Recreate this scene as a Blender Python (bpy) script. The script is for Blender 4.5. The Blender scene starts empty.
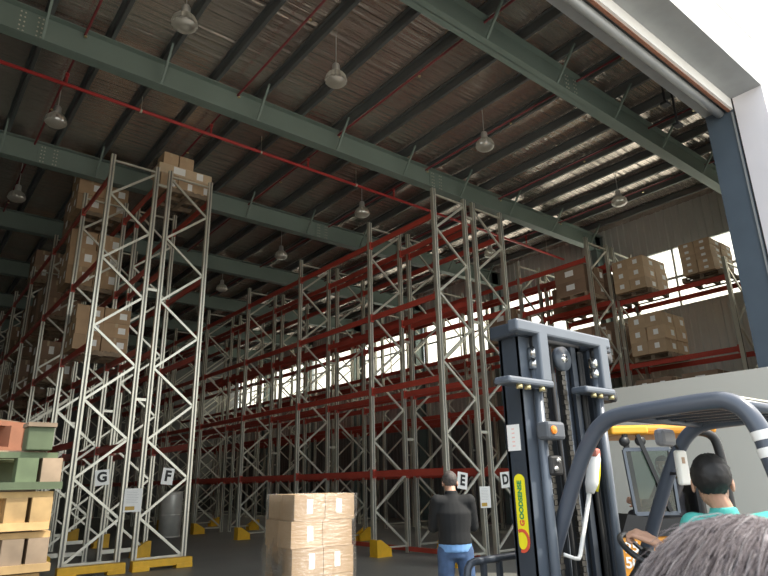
import bpy, bmesh, math, random
from mathutils import Vector, Matrix, noise
random.seed(7)
S = bpy.context.scene
COL = S.collection
PI = math.pi
R = math.radians

# ------------------------------------------------------------------ camera
CAM_H = 1.58
cam_d = bpy.data.cameras.new('camera')
cam = bpy.data.objects.new('camera', cam_d)
COL.objects.link(cam)
cam_d.sensor_width = 36.0
cam_d.lens = 604.744 / 768 * 36.0
cam_d.clip_start = 0.02
cam_d.clip_end = 500
cam_d.dof.use_dof = True
cam_d.dof.focus_distance = 7.5
cam_d.dof.aperture_fstop = 11.0
m = Matrix.Rotation(R(-39.054), 4, 'Z') @ Matrix.Rotation(R(90 + 17.858), 4, 'X') @ Matrix.Rotation(R(-1.255), 4, 'Z')
m.translation = (0, 0, CAM_H)
cam.matrix_world = m
S.camera = cam

# ------------------------------------------------------------------ sky, sun, exposure
W = bpy.data.worlds.new('world')
S.world = W
W.use_nodes = True
nt = W.node_tree
nt.nodes.clear()
sky = nt.nodes.new('ShaderNodeTexSky')
sky.sky_type = 'NISHITA'
sky.sun_disc = False
sky.sun_elevation = R(49)
sky.sun_rotation = R(120)
sky.air_density = 1.6
sky.dust_density = 4.0
mix = nt.nodes.new('ShaderNodeMixRGB')
mix.inputs[0].default_value = 0.55
mix.inputs[2].default_value = (6.0, 6.2, 6.3, 1)
bg = nt.nodes.new('ShaderNodeBackground')
bg.inputs['Strength'].default_value = 0.42
out = nt.nodes.new('ShaderNodeOutputWorld')
nt.links.new(sky.outputs[0], mix.inputs[1])
nt.links.new(mix.outputs[0], bg.inputs[0])
nt.links.new(bg.outputs[0], out.inputs[0])

sd = bpy.data.lights.new('sun', 'SUN')
sd.energy = 6.0
sd.angle = R(1.0)
sd.color = (1.0, 0.93, 0.80)
sun = bpy.data.objects.new('sun', sd)
COL.objects.link(sun)
sun.rotation_euler = Vector((-0.45, 0.60, -1.08)).to_track_quat('-Z', 'Y').to_euler()

def portal(name, loc, sx, sy, rot):
    d = bpy.data.lights.new(name, 'AREA')
    d.shape = 'RECTANGLE'
    d.size, d.size_y = sx, sy
    o = bpy.data.objects.new(name, d)
    o.location = loc
    o.rotation_euler = rot
    COL.objects.link(o)
    d.cycles.is_portal = True
    return o
portal('door_portal', (5.9, 3.25, 4.55), 13.4, 9.1, (R(90), 0, 0))          # emits towards +Y
portal('window_portal', (19.5, 22.0, 7.85), 2.1, 38.0, (0, R(90), 0))     # emits towards -X

S.view_settings.view_transform = 'Standard'
S.view_settings.look = 'None'
S.view_settings.gamma = 1.0
S.view_settings.use_curve_mapping = False
S.view_settings.exposure = 0.0
S.cycles.use_denoising = True
S.cycles.max_bounces = 8
S.cycles.diffuse_bounces = 5
S.cycles.glossy_bounces = 4
S.cycles.transparent_max_bounces = 12
S.cycles.sample_clamp_indirect = 6.0

# ------------------------------------------------------------------ materials
MATS = {}
VARY = {'pale_pallet_wood': .32, 'fresh_pallet_wood': .25, 'grey_pallet_wood': .3, 'green_painted_wood': .25, 'brown_cardboard': .14, 'pale_cardboard': .10, 'dark_cardboard': .15}
def mat(name, col, rough=0.6, metal=0.0, noise_amt=0.0, noise_scale=8.0, bump=0.0, bump_scale=60.0, coat=0.0, dirt=None, spec=0.5):
    if name in MATS:
        return MATS[name]
    M = bpy.data.materials.new(name)
    M.use_nodes = True
    t = M.node_tree
    b = t.nodes['Principled BSDF']
    b.inputs['Base Color'].default_value = (*col, 1)
    b.inputs['Roughness'].default_value = rough
    b.inputs['Metallic'].default_value = metal
    b.inputs['Specular IOR Level'].default_value = spec
    if coat:
        b.inputs['Coat Weight'].default_value = coat
    tc = t.nodes.new('ShaderNodeTexCoord')
    if noise_amt or dirt:
        n = t.nodes.new('ShaderNodeTexNoise')
        n.inputs['Scale'].default_value = noise_scale
        n.inputs['Detail'].default_value = 5
        t.links.new(tc.outputs['Object'], n.inputs['Vector'])
        cr = t.nodes.new('ShaderNodeValToRGB')
        cr.color_ramp.elements[0].position = 0.3
        cr.color_ramp.elements[1].position = 0.7
        lo = dirt if dirt else tuple(max(0, c * (1 - noise_amt)) for c in col)
        hi = col if dirt else tuple(min(1, c * (1 + noise_amt)) for c in col)
        cr.color_ramp.elements[0].color = (*lo, 1)
        cr.color_ramp.elements[1].color = (*hi, 1)
        t.links.new(n.outputs['Fac'], cr.inputs[0])
        t.links.new(cr.outputs[0], b.inputs['Base Color'])
    if name in VARY:
        oi = t.nodes.new('ShaderNodeObjectInfo')
        mr = t.nodes.new('ShaderNodeMapRange')
        mr.inputs['To Min'].default_value = 1 - VARY[name]
        mr.inputs['To Max'].default_value = 1 + VARY[name]
        t.links.new(oi.outputs['Random'], mr.inputs['Value'])
        hs_ = t.nodes.new('ShaderNodeHueSaturation')
        t.links.new(mr.outputs[0], hs_.inputs['Value'])
        hs_.inputs['Color'].default_value = (*col, 1)
        if b.inputs['Base Color'].links:
            t.links.new(b.inputs['Base Color'].links[0].from_socket, hs_.inputs['Color'])
        t.links.new(hs_.outputs[0], b.inputs['Base Color'])
    if bump:
        n2 = t.nodes.new('ShaderNodeTexNoise')
        n2.inputs['Scale'].default_value = bump_scale
        n2.inputs['Detail'].default_value = 3
        t.links.new(tc.outputs['Object'], n2.inputs['Vector'])
        bp = t.nodes.new('ShaderNodeBump')
        bp.inputs['Strength'].default_value = bump
        t.links.new(n2.outputs['Fac'], bp.inputs['Height'])
        t.links.new(bp.outputs[0], b.inputs['Normal'])
    MATS[name] = M
    return M

GALV = mat('galvanised_steel', (0.62, 0.60, 0.51), 0.34, 0.7, 0.10, 3.0)
GALVB = mat('galvanised_brace', (0.64, 0.63, 0.55), 0.36, 0.65, 0.10, 4.0)
REDB = mat('red_beam_paint', (0.44, 0.06, 0.038), 0.42, 0.0, 0.12, 2.0)
REDP = mat('red_pipe_paint', (0.42, 0.03, 0.03), 0.4)
REDP2 = mat('dull_red_pipe_paint', (0.15, 0.018, 0.022), 0.5)
YEL = mat('yellow_guard_paint', (0.75, 0.42, 0.02), 0.5, 0, 0.12, 5.0)
GIRD = mat('green_grey_girder_paint', (0.165, 0.215, 0.19), 0.55, 0, 0.10, 0.6)
GIRD2 = mat('dark_girder_paint', (0.16, 0.21, 0.20), 0.6, 0, 0.1, 0.6)
PURL = mat('purlin_steel', (0.15, 0.16, 0.16), 0.5, 0.4, 0.1, 1.0)
CLAD = mat('grey_wall_cladding', (0.52, 0.54, 0.52), 0.55, 0.0, 0.08, 0.5)
CLADD = mat('shade_darkened_cladding', (0.15, 0.155, 0.15), 0.6, 0.0, 0.08, 0.5)  # darker copy of the wall cladding, with shade put into its colour
WHITEW = mat('white_wall_paint', (0.82, 0.82, 0.80), 0.7, 0, 0.03, 0.7)
JAMBW = mat('white_reveal_paint', (0.78, 0.76, 0.80), 0.6, 0, 0.03, 1.0)
PART = mat('pale_partition_paint', (0.66, 0.66, 0.61), 0.7, 0, 0.03, 0.5)
COLB = mat('blue_grey_column_paint', (0.085, 0.115, 0.15), 0.55, 0, 0.08, 1.5)
SOFF = mat('grey_soffit_metal', (0.34, 0.36, 0.37), 0.5, 0.3, 0.06, 3.0)
RUST = mat('rusty_edge', (0.30, 0.14, 0.09), 0.7, 0.2, 0.25, 12.0)
FLOOR = mat('warehouse_floor_concrete', (0.165, 0.165, 0.15), 0.45, 0, 0.14, 0.5)
YARD = mat('yard_concrete', (0.52, 0.49, 0.43), 0.85, 0, 0.10, 0.4)
BOUNCE_CUT = mat('bounce_cut_apron', (0.12, 0.12, 0.115), 0.8, 0, 0.15, 1.0)  # invented dark ground tone, keeps bounce light off the girder undersides
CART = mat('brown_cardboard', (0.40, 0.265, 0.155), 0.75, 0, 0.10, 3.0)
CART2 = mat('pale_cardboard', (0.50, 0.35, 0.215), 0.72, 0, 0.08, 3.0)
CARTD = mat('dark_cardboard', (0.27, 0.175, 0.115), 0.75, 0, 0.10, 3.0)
TAPE = mat('packing_tape', (0.48, 0.36, 0.22), 0.3)
LABELM = mat('white_label_paper', (0.86, 0.86, 0.84), 0.6)
PAPER = mat('sign_paper', (0.80, 0.80, 0.77), 0.7)
INK = mat('black_ink', (0.012, 0.012, 0.012), 0.6)
GREYINK = mat('grey_ink', (0.45, 0.45, 0.45), 0.6)
OCHRE = mat('ochre_print', (0.50, 0.32, 0.06), 0.6)
WOOD = mat('pale_pallet_wood', (0.40, 0.265, 0.115), 0.75, 0, 0.30, 9.0, 0.2, 40)
WOODP = mat('fresh_pallet_wood', (0.50, 0.345, 0.155), 0.75, 0, 0.3, 9.0, 0.2, 40)
WOODG = mat('grey_pallet_wood', (0.25, 0.185, 0.125), 0.8, 0, 0.28, 9.0, 0.2, 40)
WOODGR = mat('green_painted_wood', (0.085, 0.115, 0.06), 0.75, 0, 0.25, 8.0, 0.2, 40)
WOODR = mat('red_stained_wood', (0.24, 0.10, 0.055), 0.75, 0, 0.2, 8.0, 0.2, 40)
MAST = mat('mast_steel_paint', (0.04, 0.05, 0.066), 0.38, 0.1, 0.10, 4.0)
MASTL = mat('mast_blue_grey_paint', (0.105, 0.125, 0.155), 0.36, 0.1, 0.08, 4.0)
OHGM = mat('guard_tube_paint', (0.085, 0.10, 0.13), 0.30, 0.1, 0.06, 3.0)
BLACK = mat('black_plastic', (0.015, 0.016, 0.018), 0.45)
RUBBER = mat('black_rubber', (0.02, 0.02, 0.02), 0.8)
CHROME = mat('polished_steel', (0.7, 0.7, 0.68), 0.2, 1.0)
CHAIN = mat('oiled_chain', (0.10, 0.095, 0.085), 0.4, 0.7, 0.2, 30)
BRASS = mat('brass_fitting', (0.75, 0.65, 0.35), 0.3, 0.8)
ORANGE = mat('orange_forklift_paint', (0.80, 0.33, 0.03), 0.4, 0, 0.05, 3.0)
AMBER = mat('amber_lens', (0.85, 0.25, 0.03), 0.3)
STICK = mat('yellow_sticker', (0.90, 0.80, 0.02), 0.5)
STGRN = mat('green_print', (0.04, 0.30, 0.10), 0.5)
STRED = mat('red_print', (0.75, 0.10, 0.05), 0.5)
WPLAS = mat('white_plastic', (0.85, 0.85, 0.82), 0.45)
SKIN = mat('skin', (0.50, 0.29, 0.20), 0.55, 0, 0.06, 20)
HAIRB = mat('black_hair', (0.012, 0.011, 0.011), 0.55, 0, 0, 1, 0.6, 150)
HAIRG = mat('greying_short_hair', (0.075, 0.065, 0.06), 0.7, 0, 0.3, 60, 0.6, 200)
HAIRW = mat('grey_hair_strands', (0.23, 0.205, 0.215), 0.5, 0, 0.0, 1)
HAIRW2 = mat('dark_grey_hair_strands', (0.14, 0.12, 0.125), 0.5)
HAIRW3 = mat('pale_grey_hair_strands', (0.34, 0.32, 0.33), 0.45)
JACK = mat('black_jacket_cloth', (0.008, 0.009, 0.010), 0.85, 0, 0.15, 10, 0.2, 25)
JEAN = mat('blue_denim', (0.055, 0.10, 0.20), 0.85, 0, 0.25, 12, 0.25, 30)
SHIRTB = mat('light_blue_shirt', (0.16, 0.33, 0.62), 0.8, 0, 0.1, 12)
TEAL = mat('teal_shirt', (0.075, 0.43, 0.385), 0.8, 0, 0.1, 10, 0.25, 18)
DARKC = mat('dark_shirt', (0.03, 0.03, 0.035), 0.85)
EYEW = mat('eye_white', (0.8, 0.8, 0.78), 0.3)
ALU = mat('aluminium_lamp_housing', (0.65, 0.66, 0.65), 0.35, 0.8)
SILV = mat('silver_sheet', (0.66, 0.65, 0.60), 0.4, 0.25, 0.1, 4)

def foil_material():
    M = bpy.data.materials.new('roof_foil')
    M.use_nodes = True
    t = M.node_tree
    b = t.nodes['Principled BSDF']
    b.inputs['Base Color'].default_value = (0.66, 0.58, 0.52, 1)
    b.inputs['Metallic'].default_value = 0.8
    b.inputs['Roughness'].default_value = 0.17
    tc = t.nodes.new('ShaderNodeTexCoord')
    mp = t.nodes.new('ShaderNodeMapping')
    mp.inputs['Scale'].default_value = (0.35, 6.0, 1.0)
    n = t.nodes.new('ShaderNodeTexNoise')
    n.inputs['Scale'].default_value = 1.6
    n.inputs['Detail'].default_value = 4
    t.links.new(tc.outputs['Object'], mp.inputs[0])
    t.links.new(mp.outputs[0], n.inputs['Vector'])
    bp = t.nodes.new('ShaderNodeBump')
    bp.inputs['Strength'].default_value = 0.8
    bp.inputs['Distance'].default_value = 0.07
    t.links.new(n.outputs['Fac'], bp.inputs['Height'])
    t.links.new(bp.outputs[0], b.inputs['Normal'])
    return M
FOIL = foil_material()

def clear_material(name, tint, transp, rough, glossy=0.15):
    M = bpy.data.materials.new(name)
    M.use_nodes = True
    t = M.node_tree
    t.nodes.clear()
    o = t.nodes.new('ShaderNodeOutputMaterial')
    tr = t.nodes.new('ShaderNodeBsdfTransparent')
    tr.inputs[0].default_value = (*tint, 1)
    gl = t.nodes.new('ShaderNodeBsdfGlossy')
    gl.inputs['Roughness'].default_value = rough
    df = t.nodes.new('ShaderNodeBsdfTranslucent')
    df.inputs[0].default_value = (*tint, 1)
    m1 = t.nodes.new('ShaderNodeMixShader')
    m1.inputs[0].default_value = glossy
    m2 = t.nodes.new('ShaderNodeMixShader')
    m2.inputs[0].default_value = 1 - transp
    t.links.new(tr.outputs[0], m2.inputs[1])
    t.links.new(df.outputs[0], m2.inputs[2])
    t.links.new(m2.outputs[0], m1.inputs[1])
    t.links.new(gl.outputs[0], m1.inputs[2])
    t.links.new(m1.outputs[0], o.inputs[0])
    return M
GLAZ = clear_material('frosted_window_sheet', (0.98, 0.97, 0.90), 0.45, 0.2, 0.04)
CABG = clear_material('tinted_cab_glass', (0.45, 0.54, 0.50), 0.95, 0.08, 0.07)
def film_material():
    M = clear_material('stretch_film', (0.97, 0.97, 0.97), 0.97, 0.20, 0.15)
    t = M.node_tree
    tc = t.nodes.new('ShaderNodeTexCoord')
    mp = t.nodes.new('ShaderNodeMapping')
    mp.inputs['Rotation'].default_value = (0.3, 0.6, 0.2)
    mp.inputs['Scale'].default_value = (2.0, 2.0, 14.0)
    n = t.nodes.new('ShaderNodeTexNoise')
    n.inputs['Scale'].default_value = 3.0
    n.inputs['Detail'].default_value = 4
    bp = t.nodes.new('ShaderNodeBump')
    bp.inputs['Strength'].default_value = 0.9
    bp.inputs['Distance'].default_value = 0.05
    t.links.new(tc.outputs['Object'], mp.inputs[0])
    t.links.new(mp.outputs[0], n.inputs['Vector'])
    t.links.new(n.outputs['Fac'], bp.inputs['Height'])
    for nd in t.nodes:
        if nd.type == 'BSDF_GLOSSY':
            t.links.new(bp.outputs[0], nd.inputs['Normal'])
    return M
FILM = film_material()
LENS = clear_material('prismatic_lamp_bowl', (0.92, 0.90, 0.84), 0.25, 0.10, 0.35)

# ------------------------------------------------------------------ mesh builder
class MB:
    def __init__(s, org=(0, 0, 0)):
        s.v, s.f, s.mi, s.mats, s.sm = [], [], [], [], []
        s.o = Vector(org)
    def idx(s, m):
        if m not in s.mats:
            s.mats.append(m)
        return s.mats.index(m)
    def add(s, vs, fs, m, smooth=False):
        b = len(s.v)
        s.v.extend([tuple(Vector(p) - s.o) for p in vs])
        k = s.idx(m)
        for f in fs:
            s.f.append([b + i for i in f])
            s.mi.append(k)
            s.sm.append(smooth)
        return s
    def box(s, lo, hi, m):
        x0, y0, z0 = lo
        x1, y1, z1 = hi
        return s.add([(x0, y0, z0), (x1, y0, z0), (x1, y1, z0), (x0, y1, z0), (x0, y0, z1), (x1, y0, z1), (x1, y1, z1), (x0, y1, z1)],
              [(0, 3, 2, 1), (4, 5, 6, 7), (0, 1, 5, 4), (1, 2, 6, 5), (2, 3, 7, 6), (3, 0, 4, 7)], m)
    def obox(s, c, size, rotz, m):
        M4 = Matrix.Translation(c) @ Matrix.Rotation(rotz, 4, 'Z')
        hx, hy, hz = [q / 2 for q in size]
        vs = [M4 @ Vector(p) for p in [(-hx, -hy, -hz), (hx, -hy, -hz), (hx, hy, -hz), (-hx, hy, -hz), (-hx, -hy, hz), (hx, -hy, hz), (hx, hy, hz), (-hx, hy, hz)]]
        return s.add(vs, [(0, 3, 2, 1), (4, 5, 6, 7), (0, 1, 5, 4), (1, 2, 6, 5), (2, 3, 7, 6), (3, 0, 4, 7)], m)
    def bbox(s, lo, hi, m, r=0.01, seg=2):
        """box with rounded edges"""
        bm = bmesh.new()
        bmesh.ops.create_cube(bm, size=1)
        sz = Vector(hi) - Vector(lo)
        c = (Vector(hi) + Vector(lo)) / 2
        for v in bm.verts:
            v.co = Vector((v.co.x * sz.x, v.co.y * sz.y, v.co.z * sz.z)) + c
        bmesh.ops.bevel(bm, geom=list(bm.edges), offset=min(r, min(sz) * .45), segments=seg, profile=.5, affect='EDGES')
        s.addbm(bm, m)
        return s
    def addbm(s, bm, m, smooth=False, M4=None):
        bm.verts.ensure_lookup_table()
        bm.verts.index_update()
        vs = [(M4 @ v.co) if M4 else v.co.copy() for v in bm.verts]
        s.add(vs, [[v.index for v in f.verts] for f in bm.faces], m, smooth)
        bm.free()
        return s
    def bar(s, p0, p1, w, h, m, up=(0, 0, 1)):
        """rectangular bar, w across, h along 'up'"""
        p0, p1 = Vector(p0), Vector(p1)
        d = (p1 - p0).normalized()
        u = Vector(up)
        if abs(d.dot(u)) > .98:
            u = Vector((0, 1, 0))
        x = d.cross(u).normalized()
        u = x.cross(d).normalized()
        vs = []
        for p in (p0, p1):
            for a, b in ((-1, -1), (1, -1), (1, 1), (-1, 1)):
                vs.append(p + x * a * w / 2 + u * b * h / 2)
        return s.add(vs, [(0, 1, 2, 3), (7, 6, 5, 4), (0, 4, 5, 1), (1, 5, 6, 2), (2, 6, 7, 3), (3, 7, 4, 0)], m)
    def cyl(s, p0, p1, r0, m, r1=None, n=14, caps=True):
        return s.tube([p0, p1], [r0, r0 if r1 is None else r1], m, n, caps)
    def tube(s, pts, rad, m, n=12, caps=True, flat=1.0):
        pts = [Vector(p) for p in pts]
        if not isinstance(rad, (list, tuple)):
            rad = [rad] * len(pts)
        vs, fs = [], []
        px = None
        for i, p in enumerate(pts):
            a = pts[max(i - 1, 0)]
            b = pts[min(i + 1, len(pts) - 1)]
            d = (b - a).normalized()
            if px is None:
                u = Vector((0, 0, 1)) if abs(d.z) < .9 else Vector((0, 1, 0))
                px = d.cross(u).normalized()
            else:
                px = (px - d * px.dot(d)).normalized()
            py = d.cross(px)
            for k in range(n):
                t = 2 * PI * k / n
                vs.append(p + px * math.cos(t) * rad[i] + py * math.sin(t) * rad[i] * flat)
        for i in range(len(pts) - 1):
            for k in range(n):
                a, b = i * n + k, i * n + (k + 1) % n
                fs.append((a, b, b + n, a + n))
        if caps:
            fs.append(tuple(range(n - 1, -1, -1)))
            fs.append(tuple(range((len(pts) - 1) * n, len(pts) * n)))
        return s.add(vs, fs, m, n > 6)
    def lathe(s, prof, c, m, n=24, sq=None):
        c = Vector(c)
        vs, fs = [], []
        for r, z in prof:
            for k in range(n):
                t = 2 * PI * k / n
                rr = r * (1 + (sq if sq and k % 2 else 0))
                vs.append(c + Vector((rr * math.cos(t), rr * math.sin(t), z)))
        for i in range(len(prof) - 1):
            for k in range(n):
                a, b = i * n + k, i * n + (k + 1) % n
                fs.append((a, b, b + n, a + n))
        return s.add(vs, fs, m, not sq)
    def prism(s, poly, axis, a, b, m):
        """poly of 2-D points extruded along axis ('x','y','z') from a to b"""
        n = len(poly)
        def P(q, t):
            return {'x': (t, q[0], q[1]), 'y': (q[0], t, q[1]), 'z': (q[0], q[1], t)}[axis]
        vs = [P(q, a) for q in poly] + [P(q, b) for q in poly]
        fs = [tuple(range(n)), tuple(range(2 * n - 1, n - 1, -1))]
        for i in range(n):
            j = (i + 1) % n
            fs.append((i, i + n, j + n, j))
        return s.add(vs, fs, m)
    def mesh(s, name):
        me = bpy.data.meshes.new(name)
        me.from_pydata(s.v, [], s.f)
        for q in s.mats:
            me.materials.append(q)
        me.polygons.foreach_set('material_index', s.mi)
        me.polygons.foreach_set('use_smooth', s.sm)
        me.update()
        bm = bmesh.new()
        bm.from_mesh(me)
        bmesh.ops.recalc_face_normals(bm, faces=bm.faces)
        bm.to_mesh(me)
        bm.free()
        return me
    def build(s, name, parent=None, loc=None):
        o = bpy.data.objects.new(name, s.mesh(name))
        COL.objects.link(o)
        if parent:
            o.parent = parent
        if loc is not None:
            o.location = loc
        elif not parent and s.o.length:
            o.location = s.o
        return o

def link(name, me, parent=None, loc=(0, 0, 0), rz=0.0):
    o = bpy.data.objects.new(name, me)
    COL.objects.link(o)
    o.parent = parent
    o.location = loc
    o.rotation_euler = (0, 0, rz)
    return o
def tag(o, label, cat, group=None, kind=None):
    o['label'] = label
    o['category'] = cat
    if group:
        o['group'] = group
    if kind:
        o['kind'] = kind
    return o
def thing(name, label, cat, loc=(0, 0, 0), rz=0.0, group=None):
    o = bpy.data.objects.new(name, None)
    o.empty_display_size = .1
    COL.objects.link(o)
    o.location = loc
    o.rotation_euler = (0, 0, rz)
    return tag(o, label, cat, group)
def struct(o, label=None):
    o['kind'] = 'structure'
    if label:
        o['label'] = label
    return o
def copy_tree(o, loc, rz=None, label=None, group=None):
    c = o.copy()
    COL.objects.link(c)
    c.location = loc
    if rz is not None:
        c.rotation_euler = (0, 0, rz)
    if label:
        c['label'] = label
    if group:
        c['group'] = group
    for ch in list(o.children):
        d = ch.copy()
        COL.objects.link(d)
        d.parent = c
        for g in ch.children:
            e = g.copy()
            COL.objects.link(e)
            e.parent = d
    return c
def text_mesh(txt, size, thick, m, bold=0.0, align='CENTER'):
    cu = bpy.data.curves.new('txt', 'FONT')
    cu.body = txt
    cu.size = size
    cu.extrude = thick
    cu.offset = bold
    cu.align_x = align
    cu.align_y = 'CENTER'
    o = bpy.data.objects.new('txt', cu)
    COL.objects.link(o)
    bpy.context.view_layer.update()
    me = bpy.data.meshes.new_from_object(o.evaluated_get(bpy.context.evaluated_depsgraph_get()))
    bpy.data.objects.remove(o)
    me.materials.clear()
    me.materials.append(m)
    return me

# ------------------------------------------------------------------ building shell
XR, XL, YB, ZR = 19.4, -5.0, 41.0, 10.27
DX0, DX1 = -0.8, 12.6            # door opening; unseen left edge pulled in to darken the left side
YF0, YF1 = 3.27, 3.84            # front wall outer and inner face
ZD = 9.10                        # lintel soffit

struct(MB().box((XL, YF0, -.12), (XR, YB, 0), FLOOR).build('floor'), 'dark grey polished concrete warehouse floor')
struct(MB().box((-45, -70, -.14), (60, -7, 0), YARD).build('floor_yard'), 'pale concrete yard outside the warehouse door')
struct(MB().box((-45, -7, -.13), (60, YF0, 0), BOUNCE_CUT).build('floor_bounce_cut'), 'unseen dark apron added before the warehouse door to cut bounce light')  # out of view, added to dim the light bounced in through the door

# roof sheeting: fine ribs along X, wrinkled foil under it
b = MB()
prof = []
y = YF0
while y < YB:
    prof += [(y, .0), (y + .05, .004), (y + .1, .006), (y + .15, .004)]
    y += .2
vs, fs = [], []
for y, z in prof:
    vs += [(XL, y, ZR + z), (XR + .1, y, ZR + z)]
for i in range(len(prof) - 1):
    fs.append((2 * i, 2 * i + 1, 2 * i + 3, 2 * i + 2))
b.add(vs, fs, FOIL)
b.box((XL, YF0, ZR + .06), (XR + .1, YB + .3, ZR + .1), CLAD)
struct(b.build('ceiling'), 'ribbed roof sheeting lined with wrinkled silver foil')

def ribbed_x(b, x, y0, y1, z0, z1, m, inward=-1):
    """vertical ribbed cladding in the plane X = x"""
    pr = []
    y = y0
    while y < y1:
        pr += [(y, 0), (y + .13, 0), (y + .155, .035), (y + .225, .035)]
        y += .25
    pr.append((y1, 0))
    vs, fs = [], []
    for q, d in pr:
        q = min(q, y1)
        vs += [(x + d * inward, q, z0), (x + d * inward, q, z1)]
    for i in range(len(pr) - 1):
        fs.append((2 * i, 2 * i + 1, 2 * i + 3, 2 * i + 2))
    b.add(vs, fs, m)
    b.box((x + .02, y0, z0), (x + .06, y1, z1), m)
ZW0, ZW1 = 6.86, 8.82
b = MB()
ribbed_x(b, XR, YF0, YB, 0, 4.2, CLADD)  # lower band: light falling off is painted in as darker cladding
ribbed_x(b, XR, YF0, YB, 4.2, ZW0, CLAD)
ribbed_x(b, XR, YF0, YB, ZW1, ZR, CLAD)
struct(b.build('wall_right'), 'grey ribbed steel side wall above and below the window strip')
struct(MB().box((XL, YB, 0), (XR + .06, YB + .15, ZR), CLADD).build('wall_back'), 'dark grey rear wall of the warehouse')
struct(MB().box((XL - .15, YF0, 0), (XL, YB, ZR), CLAD).build('wall_left'), 'grey left side wall of the warehouse')
b = MB()
b.box((XL - .15, YF0, 0), (DX0, YF0 + .2, ZR), WHITEW)
b.box((DX1 + .02, YF0, 0), (XR + .06, YF0 + .2, 16.0), WHITEW)
b.box((XL - .15, YF0, ZD + .04), (DX1 + .02, YF0 + .2, 16.0), WHITEW)
struct(b.build('wall_front'), 'white rendered front wall around the big door opening')

# door opening lining
b = MB()
b.box((DX0, YF0 - .02, ZD), (DX1, YF1, ZD + .04), SOFF)
struct(b.build('trim_1'), 'grey metal soffit over the door opening')
b = MB()
b.box((DX1, YF0 - .02, 0), (DX1 + .03, YF1 - .03, ZD), JAMBW)
struct(b.build('trim_2'), 'white door reveal at the right of the opening')
b = MB()
b.box((DX0, YF1, ZD - .25), (DX1, YF1 + .05, ZD + .4), WHITEW)
b.box((DX0, YF1 + .05, ZD - .27), (DX1, YF1 + .11, ZD - .20), RUST)
b.tube([(DX0, YF1 + .25, ZD - .26), (DX1 - .05, YF1 + .25, ZD - .26)], .085, SOFF, 12)
b.box((DX0, YF1 + .36, ZD - .15), (DX1 + .5, YF1 + .58, ZD + .6), SOFF)
b.box((DX0, YF1 + .12, ZD + .0), (DX1 + .5, YF1 + .38, ZD + .7), SOFF)
struct(b.build('trim_3'), 'steel door lintel with white edge strip and rusty angle')
# door column (I section)
o = MB((DX1 + .15, YF1 + .3, 0))
x0 = DX1 + .02
o.box((x0, YF1 + .0, 0), (x0 + .3, YF1 + .03, ZR), COLB)
o.box((x0, YF1 + .52, 0), (x0 + .3, YF1 + .56, ZR), COLB)
o.box((x0, YF1 + .03, 0), (x0 + .02, YF1 + .52, ZR), COLB)
c = o.build('door_column')
tag(c, 'tall blue grey steel column at the right side of the door opening', 'column')
b = MB((DX1 + .15, YF1 + .3, 0))
b.box((x0 - .015, YF1 - .035, 0), (x0 + .02, YF1 + .0, ZD), BLACK)
b.box((x0 - .03, YF1 + .02, 0), (x0 - .0, YF1 + .05, ZD - .3), SOFF)
b.build('guide_rail', c)
# two small dark motor boxes under the lintel
for k, (x, y, z) in enumerate([(11.3, YF1 + .78, 8.86), (11.75, YF1 + .80, 8.55)]):
    b = MB((x, y, z))
    b.bbox((x - .10, y - .07, z - .03), (x + .10, y + .07, z + .03), BLACK, .01)
    b.box((x - .015, y - .02, z + .02), (x + .015, y + .02, ZR + .02), BLACK)
    o = b.build('door_motor')
    tag(o, ['small black box under the door lintel, farther from the blue column', 'small black box under the door lintel, right beside the blue column'][k], 'motor')
# windows
edges = [YF0 + .3, 6.13, 11.09, 16.04, 21.0, 25.95, 30.9, 35.86, YB - .2]
for i in range(len(edges) - 1):
    y0, y1 = edges[i] + .12, edges[i + 1] - .12
    b = MB()
    b.box((XR - .02, y0 - .12, ZW0 - .06), (XR + .05, y1 + .12, ZW0), CLAD)
    b.box((XR - .02, y0 - .12, ZW1), (XR + .05, y1 + .12, ZW1 + .06), CLAD)
    b.box((XR - .03, y0 - .12, 7.78), (XR + .02, y1 + .12, 7.86), CLAD)
    for y in (y0 - .08, y1, (y0 + y1) / 2 - .03):
        b.box((XR - .02, y, ZW0), (XR + .03, y + .06, ZW1), CLAD)
    w = struct(b.build('window_%d' % (i + 1)), 'window strip bay in the right wall')
    g = MB().box((XR + .035, y0, ZW0), (XR + .042, y1, ZW1), GLAZ).build('pane', w)

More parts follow.
